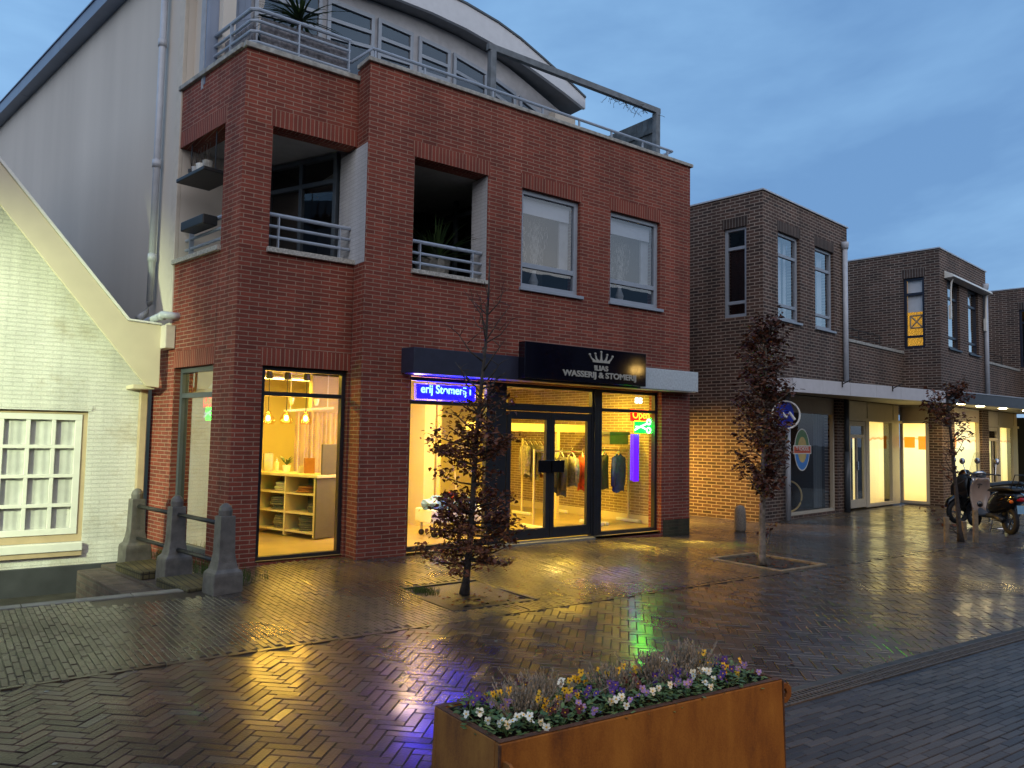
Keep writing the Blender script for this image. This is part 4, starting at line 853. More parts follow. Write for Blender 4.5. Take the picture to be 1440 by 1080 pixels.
for k, (u, r) in enumerate(((.95, .07), (1.12, .075), (1.28, .06), (1.42, .045))):
    c = FS(u, -.02, 4.79); t = thing('plant_pot', ['small grey pot on hanging shelf next to the pier', 'white pot in the middle of hanging shelf', 'pale pot on hanging shelf, third from pier', 'thin dark vase at outer end of hanging shelf'][k], 'pot', c, 'pots on the hanging shelf')
    m = MB(); m.lathe([(r*.75, 0), (r, .13), (r*.9, .13)], c, 12); m.build('pot', ['concrete', 'white', 'whitewall', 'iron'][k], t); m = MB()
    for j in range(5): a = j*1.3; m.tube([c+V((0, 0, .12)), c+V((.03*cos(a), .03*sin(a), .25+.03*j))], .003, 4)
    m.build('twigs', 'bark', t)
t = thing('window_box', 'black flower box hung on the corner loggia railing', 'planter box', FS(1.2, .05, 4.1)); m = MB(); m.fbox(FS, .78, 1.42, -.1, .09, 4.09, 4.21); m.build('box', 'iron', t, bevel=.012); m = MB(); m.fbox(FS, .80, 1.40, -.08, .07, 4.205, 4.214); m.build('soil', 'soil', t)
# dried plumes in vases on the first-floor window sills
for k, (x, lb) in enumerate(((6.95, 'dried pampas plumes behind the first floor window left of sister window'), (8.72, 'dried pampas plumes behind the rightmost first floor window'))):
    t = thing('plume_vase', lb, 'dried flowers', (x, 8.86, 3.76)); m = MB(); m.lathe([(.05, 0), (.07, .1), (.03, .22), (.035, .25)], (x, 8.86, 3.76), 12); m.build('vase', 'white', t); m = MB()
    for dx, h, wd, cnt in ((-.28, .72, .012, 25), (-.22, .66, .010, 20), (0, .78, .06, 200), (.06, .72, .05, 140), (.25, .66, .014, 30)):
        for j in range(cnt):
            f = random.random(); px = x+dx*(.4+.6*f)+random.gauss(0, wd*(.3+f)); pz = 3.98+f*h; q = V((px, 8.86+random.gauss(0, .02), pz)); s = V((random.gauss(0, .012), 0, .05))
            m.quad(q, q+V((.004, 0, 0)), q+s+V((.004, 0, 0)), q+s)
    m.build('plumes', 'plume', t, recalc=False)
# pergola and wooden screen on the terrace
t = thing('pergola', 'grey timber pergola frame standing on the roof terrace', 'pergola', (8, 9.2, 5.93))
for x in (6.36, 9.93): m = MB(); m.box(x-.05, x+.05, 9.15, 9.25, 5.93, 7.33); m.build('post', 'pergola', t, bevel=.005)
m = MB(); m.box(6.28, 10.0, 9.16, 9.24, 7.331, 7.43); m.build('beam', 'pergola', t, bevel=.005)
m = MB()
for k in range(26):
    x = random.uniform(8.7, 9.9); p = V((x, 9.2, 7.33)); pts = [p]
    for j in range(4): p = p+V((random.uniform(-.08, .08), random.uniform(-.04, .04), random.uniform(-.07, .02))); pts.append(p)
    m.tube(pts, .004, 4)
m.build('bare_vine', 'bark', t)
t = thing('terrace_screen', 'weathered wooden plank screen at right end of roof terrace', 'fence', (9.95, 10, 5.93)); m = MB(); y = 9.26
while y < 11.3: m.box(9.92, 9.945, y, y+.135, 5.93, 7.30-.0*(y-9.26)); y += .14
m.build('planks', 'wood', t, bevel=.004); m = MB(); m.box(9.89, 9.919, 9.26, 11.3, 6.3, 6.37); m.box(9.89, 9.919, 9.26, 11.3, 7.0, 7.07); m.build('rails', 'wood', t)

# ------------------------------------------------------------------ white gabled house
HY = 11.1; FH = frame((0, HY, 0), (1, 0, 0), (0, -1, 0))
WH = thing('white_house', 'old white painted brick house with cream gable boards', 'house', (0, 11.1, -.46))
m = MB(); wall(m, FH, -4, 2.17, -.125, 2.2, [(.28, 1.53, .16, 1.80)], .25); m.build('wall', 'whitebrick', WH)
m = MB(); m.prism([(-4, HY, 2.2), (2.17, HY, 2.2), (-.9, HY, 6.0)], (0, .2, 0)); m.build('gable_wall', 'whitebrick', WH)
m = MB(); m.fbox(FH, -4, 2.14, -.2, .03, -.48, -.125); m.build('plinth', 'plinth', WH, bevel=.01)
m = MB(); m.fbox(FH, .24, 1.57, -.06, .012, 1.80, 1.87); m.fbox(FH, 1.575, 1.595, 0, .004, 1.80, 1.88); m.build('lintel', 'whitebrick', WH)
m = MB(); m.fbox(FH, .2, 1.53, -.1, .06, .055, .155); m.build('window_sill', 'white', WH, bevel=.006); m = MB(); m.fbox(FH, .2, 1.525, -.1, .045, -.005, .053); m.build('sill_band', 'trimtan', WH)
m = MB(); 
for a in ((.28, 1.53, 1.76, 1.80), (.28, 1.53, .162, .255), (1.47, 1.53, .255, 1.76), (.28, .34, .255, 1.76)): m.fbox(FH, a[0], a[1], -.14, -.045, a[2], a[3])
m.build('window_frame', 'trimtan', WH, bevel=.003)
o = window(WH, FH, .342, 1.468, .257, 1.758, .03, .075, 'white', [.62, .985, 1.35], [.615, .888, 1.161], name='sash_window', depth=.05, mw=.045)
m = MB(); n = 60
for i in range(n): a, c = .4+1.02*i/n, .4+1.02*(i+1)/n; f = lambda x: HY+.088+.003*sin(x*70)+.003*sin(x*33); m.quad((a, f(a), .3), (c, f(c), .3), (c, f(c), 1.72), (a, f(a), 1.72))
m.build('net_curtain', 'net', o, smooth=True, recalc=False)
dcorr(FH, .3, 1.5, .2, 1.78, -.2, WH, name='room', depth=1)
t = thing('notice', 'white paper notice with lines of text in lowest right pane', 'notice', (1.28, 11.15, .32)); m = MB(); m.fbox(FH, 1.20, 1.385, -.095, -.092, .345, .60); m.build('paper', 'white', t); m = MB()
for k in range(6): z = .555-.032*k; m.fbox(FH, 1.235, 1.24+random.uniform(.07, .12), -.0918, -.091, z, z+.009)
m.build('printed_lines', 'slate', t)
def rake(y0, y1, pts, nm, mt): m = MB(); m.prism([(x, y0, z) for x, z in pts], (0, y1-y0, 0)); return m.build(nm, mt, WH, bevel=.006)
rake(10.58, 10.64, [(-.9, 6.22), (1.84, 2.94), (2.235, 2.92), (2.24, 2.12), (2.085, 2.13), (-.9, 5.80)], 'gable_board', 'cream')
rake(10.56, 10.60, [(-.9, 6.28), (1.86, 2.97), (2.235, 2.95), (2.235, 2.925), (1.84, 2.945), (-.9, 6.22)], 'gable_trim', 'white')
rake(10.64, 15, [(-.9, 6.2), (1.84, 2.92), (1.80, 2.80), (-.9, 6.02)], 'roof', 'slate'); rake(10.58, 10.64, [(-.9, 6.22), (-4.2, 2.4), (-4.2, 2.0), (-.9, 5.8)], 'gable_board', 'cream')
m = MB(); m.fbox(FH, 1.95, 2.2, 0, .45, 2.10, 2.15); m.build('corbel', 'cream', WH)
m = MB(); m.box(2.11, 2.20, HY-.10, HY+.1, -.4, 2.12); m.build('corner_trim', 'trimtan', WH, bevel=.01)
m = MB(); m.quad((-.9, 10.66, 6.1), (-4.2, 10.66, 2.2), (-4.2, 15, 2.2), (-.9, 15, 6.1)); m.build('roof', 'slate', WH, recalc=False)
# stone railing on its low wall
WD = V((-.1506, .9886, 0)).normalized(); FW = frame((2.34, 7.86, 0), WD, V((-WD.y, WD.x, 0)))
t = thing('low_wall', 'low mossy brick wall beside the sunken yard', 'wall', (2.2, 9, 0)); m = MB(); m.fbox(FW, -.08, 2.75, -.17, .26, -.5, -.06); m.prism([FW(-.08, .26, -.5), FW(2.75, .26, -.5), FW(2.75, .52, -.5), FW(-.08, .62, -.5)], (0, 0, .40)); m.build('masonry', 'stone_wall', t, bevel=.01)
for a, c in ((.20, 1.0), (1.42, 2.22)): m = MB(); m.fbox(FW, a, c, -.165, .27, -.059, .03); m.build('brick_capping', 'capbrick', t, bevel=.012)
t = thing('stone_railing', 'three dark stone posts with iron bars beside white house', 'railing', (2.2, 9, 0))
for u in (0.02, 1.21, 2.40):
    m = MB(); rings = []
    P = [(.135, .15, -.10), (.13, .145, .17), (.125, .14, .20), (.098, .11, .23), (.086, .095, .29), (.076, .082, .38), (.070, .075, .74), (.070, .075, .745)]
    for hx, hy, z in P: rings.append([m.b.verts.new(FW(u+sx*hx, sy*hy, z)) for sx, sy in ((-1, -1), (1, -1), (1, 1), (-1, 1))])
    for q, r_ in zip(rings, rings[1:]):
        for k in range(4): m.b.faces.new((q[k], q[(k+1) % 4], r_[(k+1) % 4], r_[k]))
    m.b.faces.new(rings[0][::-1]); m.b.faces.new(rings[-1])
    m.lathe([(.066, .744), (.068, .80), (.056, .835), (.034, .86), (.008, .87)], FW(u, 0, 0), 14)
    m.build('stone_post', 'bluestone', t, bevel=.012)
for a, c in ((.10, 1.13), (1.29, 2.32)):
    for z in (.28, .66): m = MB(); m.tube([FW(a, 0, z), FW(c, 0, z)], .024, 8); m.build('iron_bar', 'iron', t, smooth=True)
m = MB()
for k in range(500):
    u, d = random.uniform(.1, 2.6), random.uniform(-.55, -.18); p = FW(u, d, 0.0); a = random.uniform(0, 6.28); h = random.uniform(.04, .16)
    m.quad(p, p+V((.006, 0, 0)), p+V((.02*cos(a)+.003, .02*sin(a), h)), p+V((.02*cos(a), .02*sin(a), h)))
o = m.build('weeds', 'grassblade', None, recalc=False); kind(o, 'stuff'); tag(o, 'weeds growing between low wall and brick pier', 'weeds')

# ------------------------------------------------------------------ the row of dark brown brick shops
def tower(k, labels):
    O = RC+RD*7.24*k-RDD*.89*k
    F = frame(O, RD, -RDD); G = frame(O, RDD, -RD)               # street front; left side (u into depth)
    t = thing('brown_brick_house', labels, 'house', O, 'dark brown brick shop houses in a row')
    fm = 'greyframe' if k == 0 else 'navy'
    wins = [(.60, 1.53, 4.02, 5.81), (2.24, 3.14, 4.02, 5.80)]
    ground = [(.95, 3.24, .05, 2.52)]
    m = MB(); wall(m, F, 0, 3.87, 0, 6.5, wins+ground, .28); m.build('wall', 'brown', t)
    m = MB(); wall(m, G, .2805, 14, 2.53 if k else 0, 6.5, [(.36, .87, 4.03, 5.86)] if k == 0 else [(.36, .87, 4.0, 5.83)], .28); m.build('side_wall', 'brown', t)
    if k: m = MB(); wall(m, G, .2805, .305, 0, 2.529, [], .28); m.build('pier', 'brown', t)
    for a, c, z in ((.57, 1.56, 5.808), (2.21, 3.17, 5.798)): m = MB(); m.fbox(F, a, c, -.1, .003, z, z+.21); m.build('soldier_course', 'brownsol', t)
    m = MB(); m.fbox(G, .33, .90, -.1, .003, 5.858 if k == 0 else 5.828, 6.06); m.build('soldier_course', 'brownsol', t)
    m = MB(); m.fbox(F, -.03, 3.9, -.3, .03, 6.5, 6.53); m.fbox(G, .301, 14, -.3, .03, 6.5, 6.53); m.build('roof_trim', 'pvc', t)
    m = MB(); m.fbox(F, .2, 3.7, -13, -.3, 6.3, 6.36); m.build('roof', 'slate', t)
    rr = [plain('h_curtain', (.30, .27, .24), .9, var=.2), 'dark'][0]
    for a in wins:
        o = window(t, F, *a, .06, .065, fm, [a[2]+.30, a[3]-.46], gm='skyglass', sill=fm)
        m = MB(); w_ = (a[1]-a[0]); n = 24
        for x0, x1 in ((a[0]+.08, a[0]+w_*.62), (a[0]+w_*.74, a[1]-.08)):
            for i in range(n):
                p, q = x0+(x1-x0)*i/n, x0+(x1-x0)*(i+1)/n; f = lambda x: -.26+.018*sin(x*60)
                m.quad(F(p, f(p), a[2]+.05), F(q, f(q), a[2]+.05), F(q, f(q), a[3]-.05), F(p, f(p), a[3]-.05))
        m.build('curtain', 'blind' if k == 0 else 'curtain', o, smooth=True, recalc=False)
        dcorr(F, a[0], a[1], a[2], a[3], -.285, t, name='room')
    sw = (.36, .87, 4.03, 5.86) if k == 0 else (.36, .87, 4.0, 5.83)
    o = window(t, G, *sw, .05, .065, fm, [sw[2]+.30, sw[3]-.42], gm='glass' if k == 1 else 'skyglass', name='side_window')
    if k == 1:
        m = MB(); m.fbox(G, .30, 2.2, -.62, -.60, 3.9, 5.9); m.build('lit_room_wall', 'litroom', t)
        m = MB(); m.fbox(G, .42, .81, -.16, -.145, 4.95, 5.80); m.build('roller_blind', 'blind', o)
        m = MB(); 
        for q in range(2): m.tube([G(.47+.28*q, -.17, 4.55), G(.75-.28*q, -.17, 4.85)], .02, 4)
        for p, q in (((.46, 4.54), (.76, 4.54)), ((.46, 4.86), (.76, 4.86)), ((.46, 4.54), (.46, 4.86)), ((.76, 4.54), (.76, 4.86))): m.tube([G(p[0], -.17, p[1]), G(q[0], -.17, q[1])], .022, 4)
        m.tube([G(.61, -.17, 4.86), G(.61, -.17, 5.7)], .005, 4); m.build('hanging_ornament', 'trimtan', o)
    else:
        m = MB()
        for i in range(46): z = sw[2]+.36+i*.022; m.fbox(G, .43, .80, -.20, -.175, z, z+.004)
        m.build('slat_blind', 'slate', o)
        dcorr(G, .36, .87, sw[2], sw[3], -.285, t, name='room')
    # drainpipe at the right end of the front
    m = MB(); m.tube([F(3.60, .07, 2.6), F(3.60, .07, 5.95)], .055, 12); m.lathe([(.07, 0), (.085, .1), (.085, .16)], F(3.60, .07, 5.95), 12); m.build('drainpipe', 'pvc', t, smooth=True)
    # set-back link between two towers with a parapet and a thin black rail
    m = MB(); wall(m, F, 3.871, 7.24, 2.53, 3.86, [], .25); m.build('link_wall', 'brown', t)
    m = MB(); m.fbox(F, 3.872, 7.235, -.28, .03, 3.861, 3.93); m.build('coping', 'concrete', t, bevel=.006)
    m = MB()
    for z in (4.1, 4.28): m.tube([F(3.95, -.3, z), F(6.5, -.3, z)], .012, 6)
    for u in (3.95, 5.2, 6.5): m.tube([F(u, -.3, 3.9), F(u, -.3, 4.28)], .012, 6)
    m.build('terrace_rail', 'iron', t)
    m = MB(); wall(m, F, 3.872, 7.24, 3.6, 6.2, [], .2); 
    # ground floor fronts
    m.b.free()
    lit = 'film' if k == 1 else None
    o = window(t, F, .95, 3.24, .05, 2.52, .06, .06, 'beigeframe', [], gm='shopglass', name='shop_window', depth=.08)
    m = MB(); m.fbox(F, 1.0, 3.19, -.10, -.05, 2.16, 2.47); m.build('fascia_board', 'beigepanel', o)
    if k == 0:
        dcorr(F, .95, 3.24, .05, 2.6, -.285, t, 'dark', 'shop_room', 3.2)
        m = MB(); n = 30
        for i in range(n): p, q = 2.85+.36*i/n, 2.85+.36*(i+1)/n; f = lambda x: -.34+.02*sin(x*50); m.quad(F(p, f(p), .1), F(q, f(q), .1), F(q, f(q), 2.2), F(p, f(p), 2.2))
        m.build('shop_drape', 'slate', t, recalc=False)
        m = MB(); m.fbox(F, 2.36, 2.66, -1.4, -1.36, .95, 1.75); m.build('lit_poster', 'orangelit', t)
    else:
        g = MB(); g.quad(F(.97, -.16, .07), F(3.22, -.16, .07), F(3.22, -.16, 2.5), F(.97, -.16, 2.5)); g.build('lit_foil', 'film', o)
        g = MB(); g.lathe([(.24, 0), (.24, .006)], F(1.28, -.157, 1.62), 20, axis=1); g.build('orange_sticker', 'orangelit', o)
    # entrance bay under the link
    m = MB(); m.fbox(F, 3.872, 7.2, -.12, -.04, 2.06, 2.13); m.fbox(F, 3.872, 3.96, -.12, -.04, .03, 2.06); m.fbox(F, 4.93, 5.12, -.12, -.04, .03, 2.06); m.fbox(F, 6.52, 6.66, -.12, -.04, .03, 2.06); m.fbox(F, 5.12, 6.52, -.12, -.04, .03, .11); m.fbox(F, 6.66, 7.0, -.12, -.04, .03, 2.06)
    for a, c in ((3.872, 5.0), (5.06, 6.6), (6.66, 7.0)): m.fbox(F, a, c, -.11, -.05, 2.131, 2.52)
    fr_ = m.build('entrance_frame', 'beigeframe', t, bevel=.004)
    pane(F, 5.10, 6.54, -.08, .1, 2.08, 'shopglass', fr_)
    g = MB(); g.quad(F(5.10, -.16, .1), F(6.28, -.16, .1), F(6.28, -.16, 2.08), F(5.10, -.16, 2.08)); g.build('lit_foil', 'filmdim', fr_)
    m = MB(); m.fbox(F, 3.965, 4.08, -.10, -.05, .05, 2.05); m.fbox(F, 4.81, 4.925, -.10, -.05, .05, 2.05); m.fbox(F, 4.08, 4.81, -.10, -.05, 1.94, 2.05); m.fbox(F, 4.08, 4.81, -.10, -.05, 1.66, 1.74); m.fbox(F, 4.08, 4.81, -.10, -.05, .05, .24); m.fbox(F, 4.40, 4.45, -.10, -.05, .24, 1.66)
    d = m.build('door', 'beigeframe', t, bevel=.004)
    pane(F, 4.05, 4.85, -.08, .2, 2.0, 'glass', d)
    g = MB(); g.quad(F(4.46, -.17, .1), F(4.66, -.17, .1), F(4.66, -.17, 1.7), F(4.46, -.17, 1.7)); g.build('lit_foil', 'filmdim', d)
    m = MB(); m.fbox(F, 4.39, 4.46, -.05, -.02, .92, 1.12); m.build('handle', 'chrome', d, bevel=.004)
    dcorr(F, 3.88, 7.2, .03, 2.52, -.285, t, 'dark', 'entrance_room', 2.0)
    return t, F, G, O
towers = [tower(0, 'dark brown brick shop house with blue disc sign, next to the dry cleaner'),
          tower(1, 'dark brown brick shop house with white awning box and lit side window'),
          tower(2, 'dark brown brick house cut off by the right photo edge')]
T0, F0, G0, O0 = towers[0]; T1, F1, G1, O1 = towers[1]; T2, F2, G2, O2 = towers[2]
m = MB(); wall(m, G0, 0, .28, 0, 6.5, [], .001) ; m.b.free()
# side pane that closes the first entrance, facing the camera
o = window(T1, G1, .315, 1.0, .03, 2.52, -.02, .07, 'beigeframe', [2.10], gm='shopglass', name='entrance_side_pane', depth=.06)
g = MB(); g.quad(G1(.34, -.06, .06), G1(.99, -.06, .06), G1(.99, -.06, 2.08), G1(.34, -.06, 2.08)); g.build('lit_foil', 'film', o)
for a, c, z, y in ((.40, .58, 1.40, 1.74), (.66, .92, 1.44, 1.72)): m = MB(); m.fbox(G1, a, c, -.056, -.05, z, y); m.build('orange_poster', 'orangelit', o)
m = MB(); m.fbox(G1, .36, .97, -.005, .02, 2.14, 2.48); m.build('fascia_board', 'beigepanel', o)
# awning box with arms on the second house
m = MB(); m.prism([F1(.35, .003, 5.98), F1(.35, .22, 5.86), F1(.35, .24, 5.80), F1(.35, .003, 5.78)], RD*3.3); o = m.build('awning_box', 'white', T1, bevel=.01)
for u in (.55, 3.5): m = MB(); m.tube([F1(u, .16, 5.82), F1(u, .11, 5.70), F1(u, .09, 5.45), F1(u, .09, 5.1)], .022, 6); m.fbox(F1, u-.04, u+.04, .04, .10, 4.75, 5.1); m.build('awning_arm', 'white', o)
# canopies over the pavement (one white, one dark with downlights)
P = lambda u, v: RC+RD*u+RDD*v
t = thing('shop_canopy', 'white panelled flat canopy over the first brown shop fronts', 'canopy', P(2.5, -.5))
q = [P(.02, -.002), P(.05, -.56), P(5.5, -1.50), P(7.2, -1.30), P(7.235, -.02)]
m = MB(); m.prism([v+V((0, 0, 2.53)) for v in q], (0, 0, .04)); m.build('soffit', 'underside', t)
m = MB(); e = (P(5.5, -1.5)-P(.05, -.56)); nd = V((e.y, -e.x, 0)).normalized(); FCn = frame(P(.05, -.56), e, nd); Ln = e.length
for k in range(6): m.fbox(FCn, Ln*k/6+.004, Ln*(k+1)/6-.004, -.01, .02, 2.50, 2.765)
m.build('fascia', 'canopywhite', t)
m = MB(); m.prism([P(.02, -.01)+V((0, 0, 2.5)), P(.045, -.555)+V((0, 0, 2.5)), P(.045, -.555)+V((0, 0, 2.765)), P(.02, -.01)+V((0, 0, 2.765))], RD*.02); m.build('end_fascia', 'canopywhite', t)
m = MB(); m.prism([v+V((0, 0, 2.72)) for v in q], (0, 0, .035)); m.build('deck', 'slate', t)
for u in (1.55, 3.35): m = MB(); m.tube([FCn(u, .03, 2.72), FCn(u, .22, 2.80)], .012, 5); m.tube([FCn(u, .03, 2.78), FCn(u, .03, 2.66)], .014, 5); m.build('flag_holder', 'iron', t)
t = thing('shop_canopy', 'dark grey canopy with downlights beside the scooters', 'canopy', P(9, -1.6))
q = [P(5.53, -1.505), P(15, -2.75), P(15, -1.8), P(14.4, -.9), P(7.25, -.895)]
e = P(15, -2.75)-P(5.53, -1.505); nd = V((e.y, -e.x, 0)).normalized(); FCd = frame(P(5.53, -1.505), e, nd)
m = MB(); m.prism([v+V((0, 0, 2.53)) for v in q], (0, 0, .04)); m.build('soffit', 'canopywhite', t)
m = MB(); m.fbox(FCd, 0, 5.1, -.01, .02, 2.50, 2.77); m.build('fascia', 'canopygrey', t)
m = MB(); m.fbox(FCd, 0, 9.6, -.01, .035, 2.771, 2.79); m.build('edge_trim', 'pvc', t)
m = MB(); m.fbox(FCd, 5.11, 9.5, -.01, .06, 2.49, 2.77)
m.build('sign_panel', plain('faded_red', (.13, .04, .045), .5), t)
text('lettering', 'IT', .2, FCd, 5.75, .062, 2.53, 'blind', t, depth=.003)
m = MB(); m.prism([v+V((0, 0, 2.72)) for v in q], (0, 0, .035)); m.build('deck', 'slate', t)
for k, (u, v) in enumerate(((6.9, -1.42), (8.3, -1.45), (9.9, -1.55), (11.6, -1.7))):
    c = P(u, v)+V((0, 0, 2.529)); m = MB(); m.lathe([(.09, -.012), (.09, 0)], c, 16); m.build('downlight', 'spot', t)
    lamp('downlight_beam', 'SPOT', c-V((0, 0, .03)), 75, (1, .66, .22), .06, t, spot_size=R(120), spot_blend=.6)
# blue disc sign, oval window sticker
t = thing('disc_sign', 'round blue projecting sign with white mark half hidden by column tree', 'sign', P(.5, -.5))
FD = frame(P(.42, -.34), -RD, -RDD); FD = frame(P(.30, -.30), (.80, -.60, 0), (-.60, -.80, 0))
m = MB(); m.lathe([(.27, 0), (.27, .05)], FD(0, 0, 2.07), 28, axis=1); dk = m.build('disc', plain('sign_blue', (.012, .03, .42), .3), t)
m = MB(); m.torus((0, 0, 0), .265, .018, n=28)
rot = Matrix((V((.80, -.60, 0)), V((.60, .80, 0)), V((0, 0, 1)))).transposed()
for v in m.b.verts: v.co = rot @ v.co+FD(0, .015, 2.07)
m.build('white_rim', 'white', t)
m = MB(); m.tube([FD(-.12, .03, 2.16), FD(0, .03, 2.02), FD(.06, .03, 2.12), FD(.16, .03, 1.98)], .028, 6); m.build('white_mark', 'white', t)
m = MB(); m.tube([P(.30, -.03)+V((0, 0, 2.25)), P(.30, -.30)+V((0, 0, 2.25))], .014, 6); m.build('bracket', 'iron', t)
t = thing('window_sticker', 'oval green, yellow and blue sticker with red banner on dark shop window', 'sticker', F0(1.75, 0, 1.4))
def oval(rx, rz, d, lo, hi, mt, nm):
    m = MB(); pts = [F0(1.77+rx*cos(a), d, 1.39+rz*sin(a)) for a in [lo+(hi-lo)*k/24 for k in range(25)]]; m.prism(pts, F0(0, .002, 0)-F0(0, 0, 0)); m.build(nm, mt, t)
oval(.345, .445, -.092, 0, 6.28, 'white', 'rim'); oval(.315, .415, -.0895, 0, pi, plain('st_green', (.10, .22, .09), .5), 'green_top'); oval(.315, .415, -.0895, pi, 2*pi, plain('st_blue', (.05, .22, .62), .5), 'blue_bottom'); oval(.20, .27, -.087, 0, 6.28, plain('st_yellow', (.62, .46, .16), .5), 'yellow_middle')
m = MB(); m.fbox(F0, 1.77-.40, 1.77+.40, -.085, -.083, 1.30, 1.48); m.build('banner_rim', 'white', t); m = MB(); m.fbox(F0, 1.77-.37, 1.77+.37, -.0825, -.081, 1.32, 1.46); m.build('red_banner', plain('st_red', (.62, .10, .04), .5), t)
text('lettering', "'T SCHOOL", .115, F0, 1.77, -.0805, 1.35, 'white', t, depth=.001, bold=.002)
t = thing('chandelier', 'small golden lamp glowing at the top of dark shop window', 'lamp', F0(1.62, -.8, 2.3))
for k in range(5): m = MB(); m.ball(F0(1.62+.05*cos(k*1.26), -.8+.05*sin(k*1.26), 2.12+.04*(k % 2)), .028); m.build('bulb', 'warmlamp', t)
m = MB(); m.tube([F0(1.62, -.8, 2.15), F0(1.62, -.8, 2.6)], .008, 5); m.build('chain', 'iron', t)
def reflected_bicycle(F, u, d, label):  # street bikes reflected in the pane, modelled as solids behind it
    t = thing('reflected_bicycle', label, 'reflected_bicycle', F(u, d, .05), 'reflected bikes modelled behind the dark shop window')
    nrm = (F(0, 1, 0)-F(0, 0, 0)); ud = F(1, 0, 0)-F(0, 0, 0)
    for x in (-.52, .52):
        m = MB(); m.tube([F(u+(x+.33*cos(a))*.8, d+(x+.33*cos(a))*.55, .39+.33*sin(a)) for a in [k*pi/14 for k in range(29)]], .02, 6, cap=False); m.build('wheel', plain('tan_tyre', (.42, .32, .13), .6), t)
    pt = lambda x, z: F(u+x*.8, d+x*.55, z)
    m = MB(); 
    for a, c in (((-.52, .39), (-.1, .36)), ((-.1, .36), (-.22, .85)), ((-.22, .85), (-.52, .39)), ((-.2, .78), (.38, .82)), ((-.1, .36), (.38, .78)), ((.52, .39), (.36, .98))): m.tube([pt(*a), pt(*c)], .018, 6)
    m.build('bike_frame', 'iron', t); m = MB(); m.tube([pt(.3, 1.02), pt(.42, 1.0)], .015, 6); m.build('handlebar', 'chrome', t); m = MB(); m.ball(pt(-.24, .9), .1, (1.2, .8, .4)); m.build('saddle', 'leather', t)
reflected_bicycle(F0, 1.45, -.75, 'reflected bike with tan tyres nearest the pier, modelled inside the dark shop window'); reflected_bicycle(F0, 1.95, -1.5, 'second reflected bike, modelled deeper inside the dark shop window')
m = MB(); m.tube([F0(3.60, .07, 0), F0(3.60, .07, 1.35)], .062, 12); m.tube([F0(3.60, .07, 1.35), F0(3.60, .07, 2.52)], .055, 12); m.build('downpipe', 'slate', T0, smooth=True)
m = MB(); m.tube([F0(.78, .10, 0), F0(.78, .10, 2.5)], .05, 12); m.build('downpipe', 'pvc', T0, smooth=True)
# alley lamp on the side of the corner building
t = thing('wall_lamp', 'small warm wall lamp in the alley behind the corner building', 'lamp', (10.07, 11.9, 1.9)); m = MB(); m.box(10.06, 10.12, 11.84, 11.96, 1.84, 2.0); m.build('back_plate', 'iron', t); m = MB(); m.ball((10.2, 11.9, 1.92), .07); m.build('globe', 'warmlamp', t)
lamp('alley_light', 'SPOT', (10.34, 11.9, 1.85), 1500, (1, .56, .09), .1, t, spot_size=R(84), spot_blend=1.0, rot=(V((10.34, 11.9, 1.85))-V((12.6, 10.1, .1))).to_track_quat('Z', 'Y').to_euler())

# ------------------------------------------------------------------ trees
def tree(label, base, trunk, r0, branches, leaves, mt, bark, name='young_tree', size=.06, loc=None):
    t = thing(name, label, 'tree', base); m = MB()
    n = len(trunk); m.tube(trunk, [r0*(1.35 if i == 0 else 1-.85*i/(n-1)) for i in range(n)], 8)
    tips = []
    for p, q, r in branches:
        p, q = V(p), V(q); mid = (p+q)/2+V((random.uniform(-.04, .04), random.uniform(-.04, .04), random.uniform(-.05, .01))); m.tube([p, mid, q], [r, r*.7, r*.25], 5); tips.append((p, mid, q))
        for _ in range(3):
            f = random.uniform(.3, .95); s = p.lerp(q, f); e = s+V((random.uniform(-.15, .15), random.uniform(-.15, .15), random.uniform(-.02, .16))); m.tube([s, (s+e)/2+V((0, 0, .01)), e], [r*.4, r*.3, .0015], 4); tips.append((s, (s+e)/2, e))
    m.build('trunk', bark, t, smooth=True)
    L_ = MB()
    for (c, sp, cnt) in leaves(tips):
        for _ in range(cnt):
            p = V(c)+V((random.gauss(0, sp[0]), random.gauss(0, sp[0]), random.gauss(0, sp[1]))); s = size*random.uniform(.6, 1.2)
            a = random.uniform(0, 2*pi); d = V((cos(a), sin(a), random.uniform(-.9, .4))).normalized(); sd_ = d.cross(V((random.gauss(0, .6), random.gauss(0, .6), 1))).normalized(); up = sd_.cross(d)
            b1, b2 = p+d*s*.35+sd_*s*.34+up*s*.10, p+d*s*.35-sd_*s*.34+up*s*.10; c1, c2 = p+d*s*.8+sd_*s*.22+up*s*.06, p+d*s*.8-sd_*s*.22+up*s*.06; md = p+d*s*.45; tp = p+d*s*1.1-up*s*.08
            v = [L_.b.verts.new(q) for q in (p, b1, c1, tp, c2, b2, md)]
            for f in ((0, 1, 6), (1, 2, 6), (2, 3, 6), (3, 4, 6), (4, 5, 6), (5, 0, 6)): L_.b.faces.new([v[i] for i in f])
    L_.build('crown', mt, t, recalc=False)
    return t
random.seed(21)
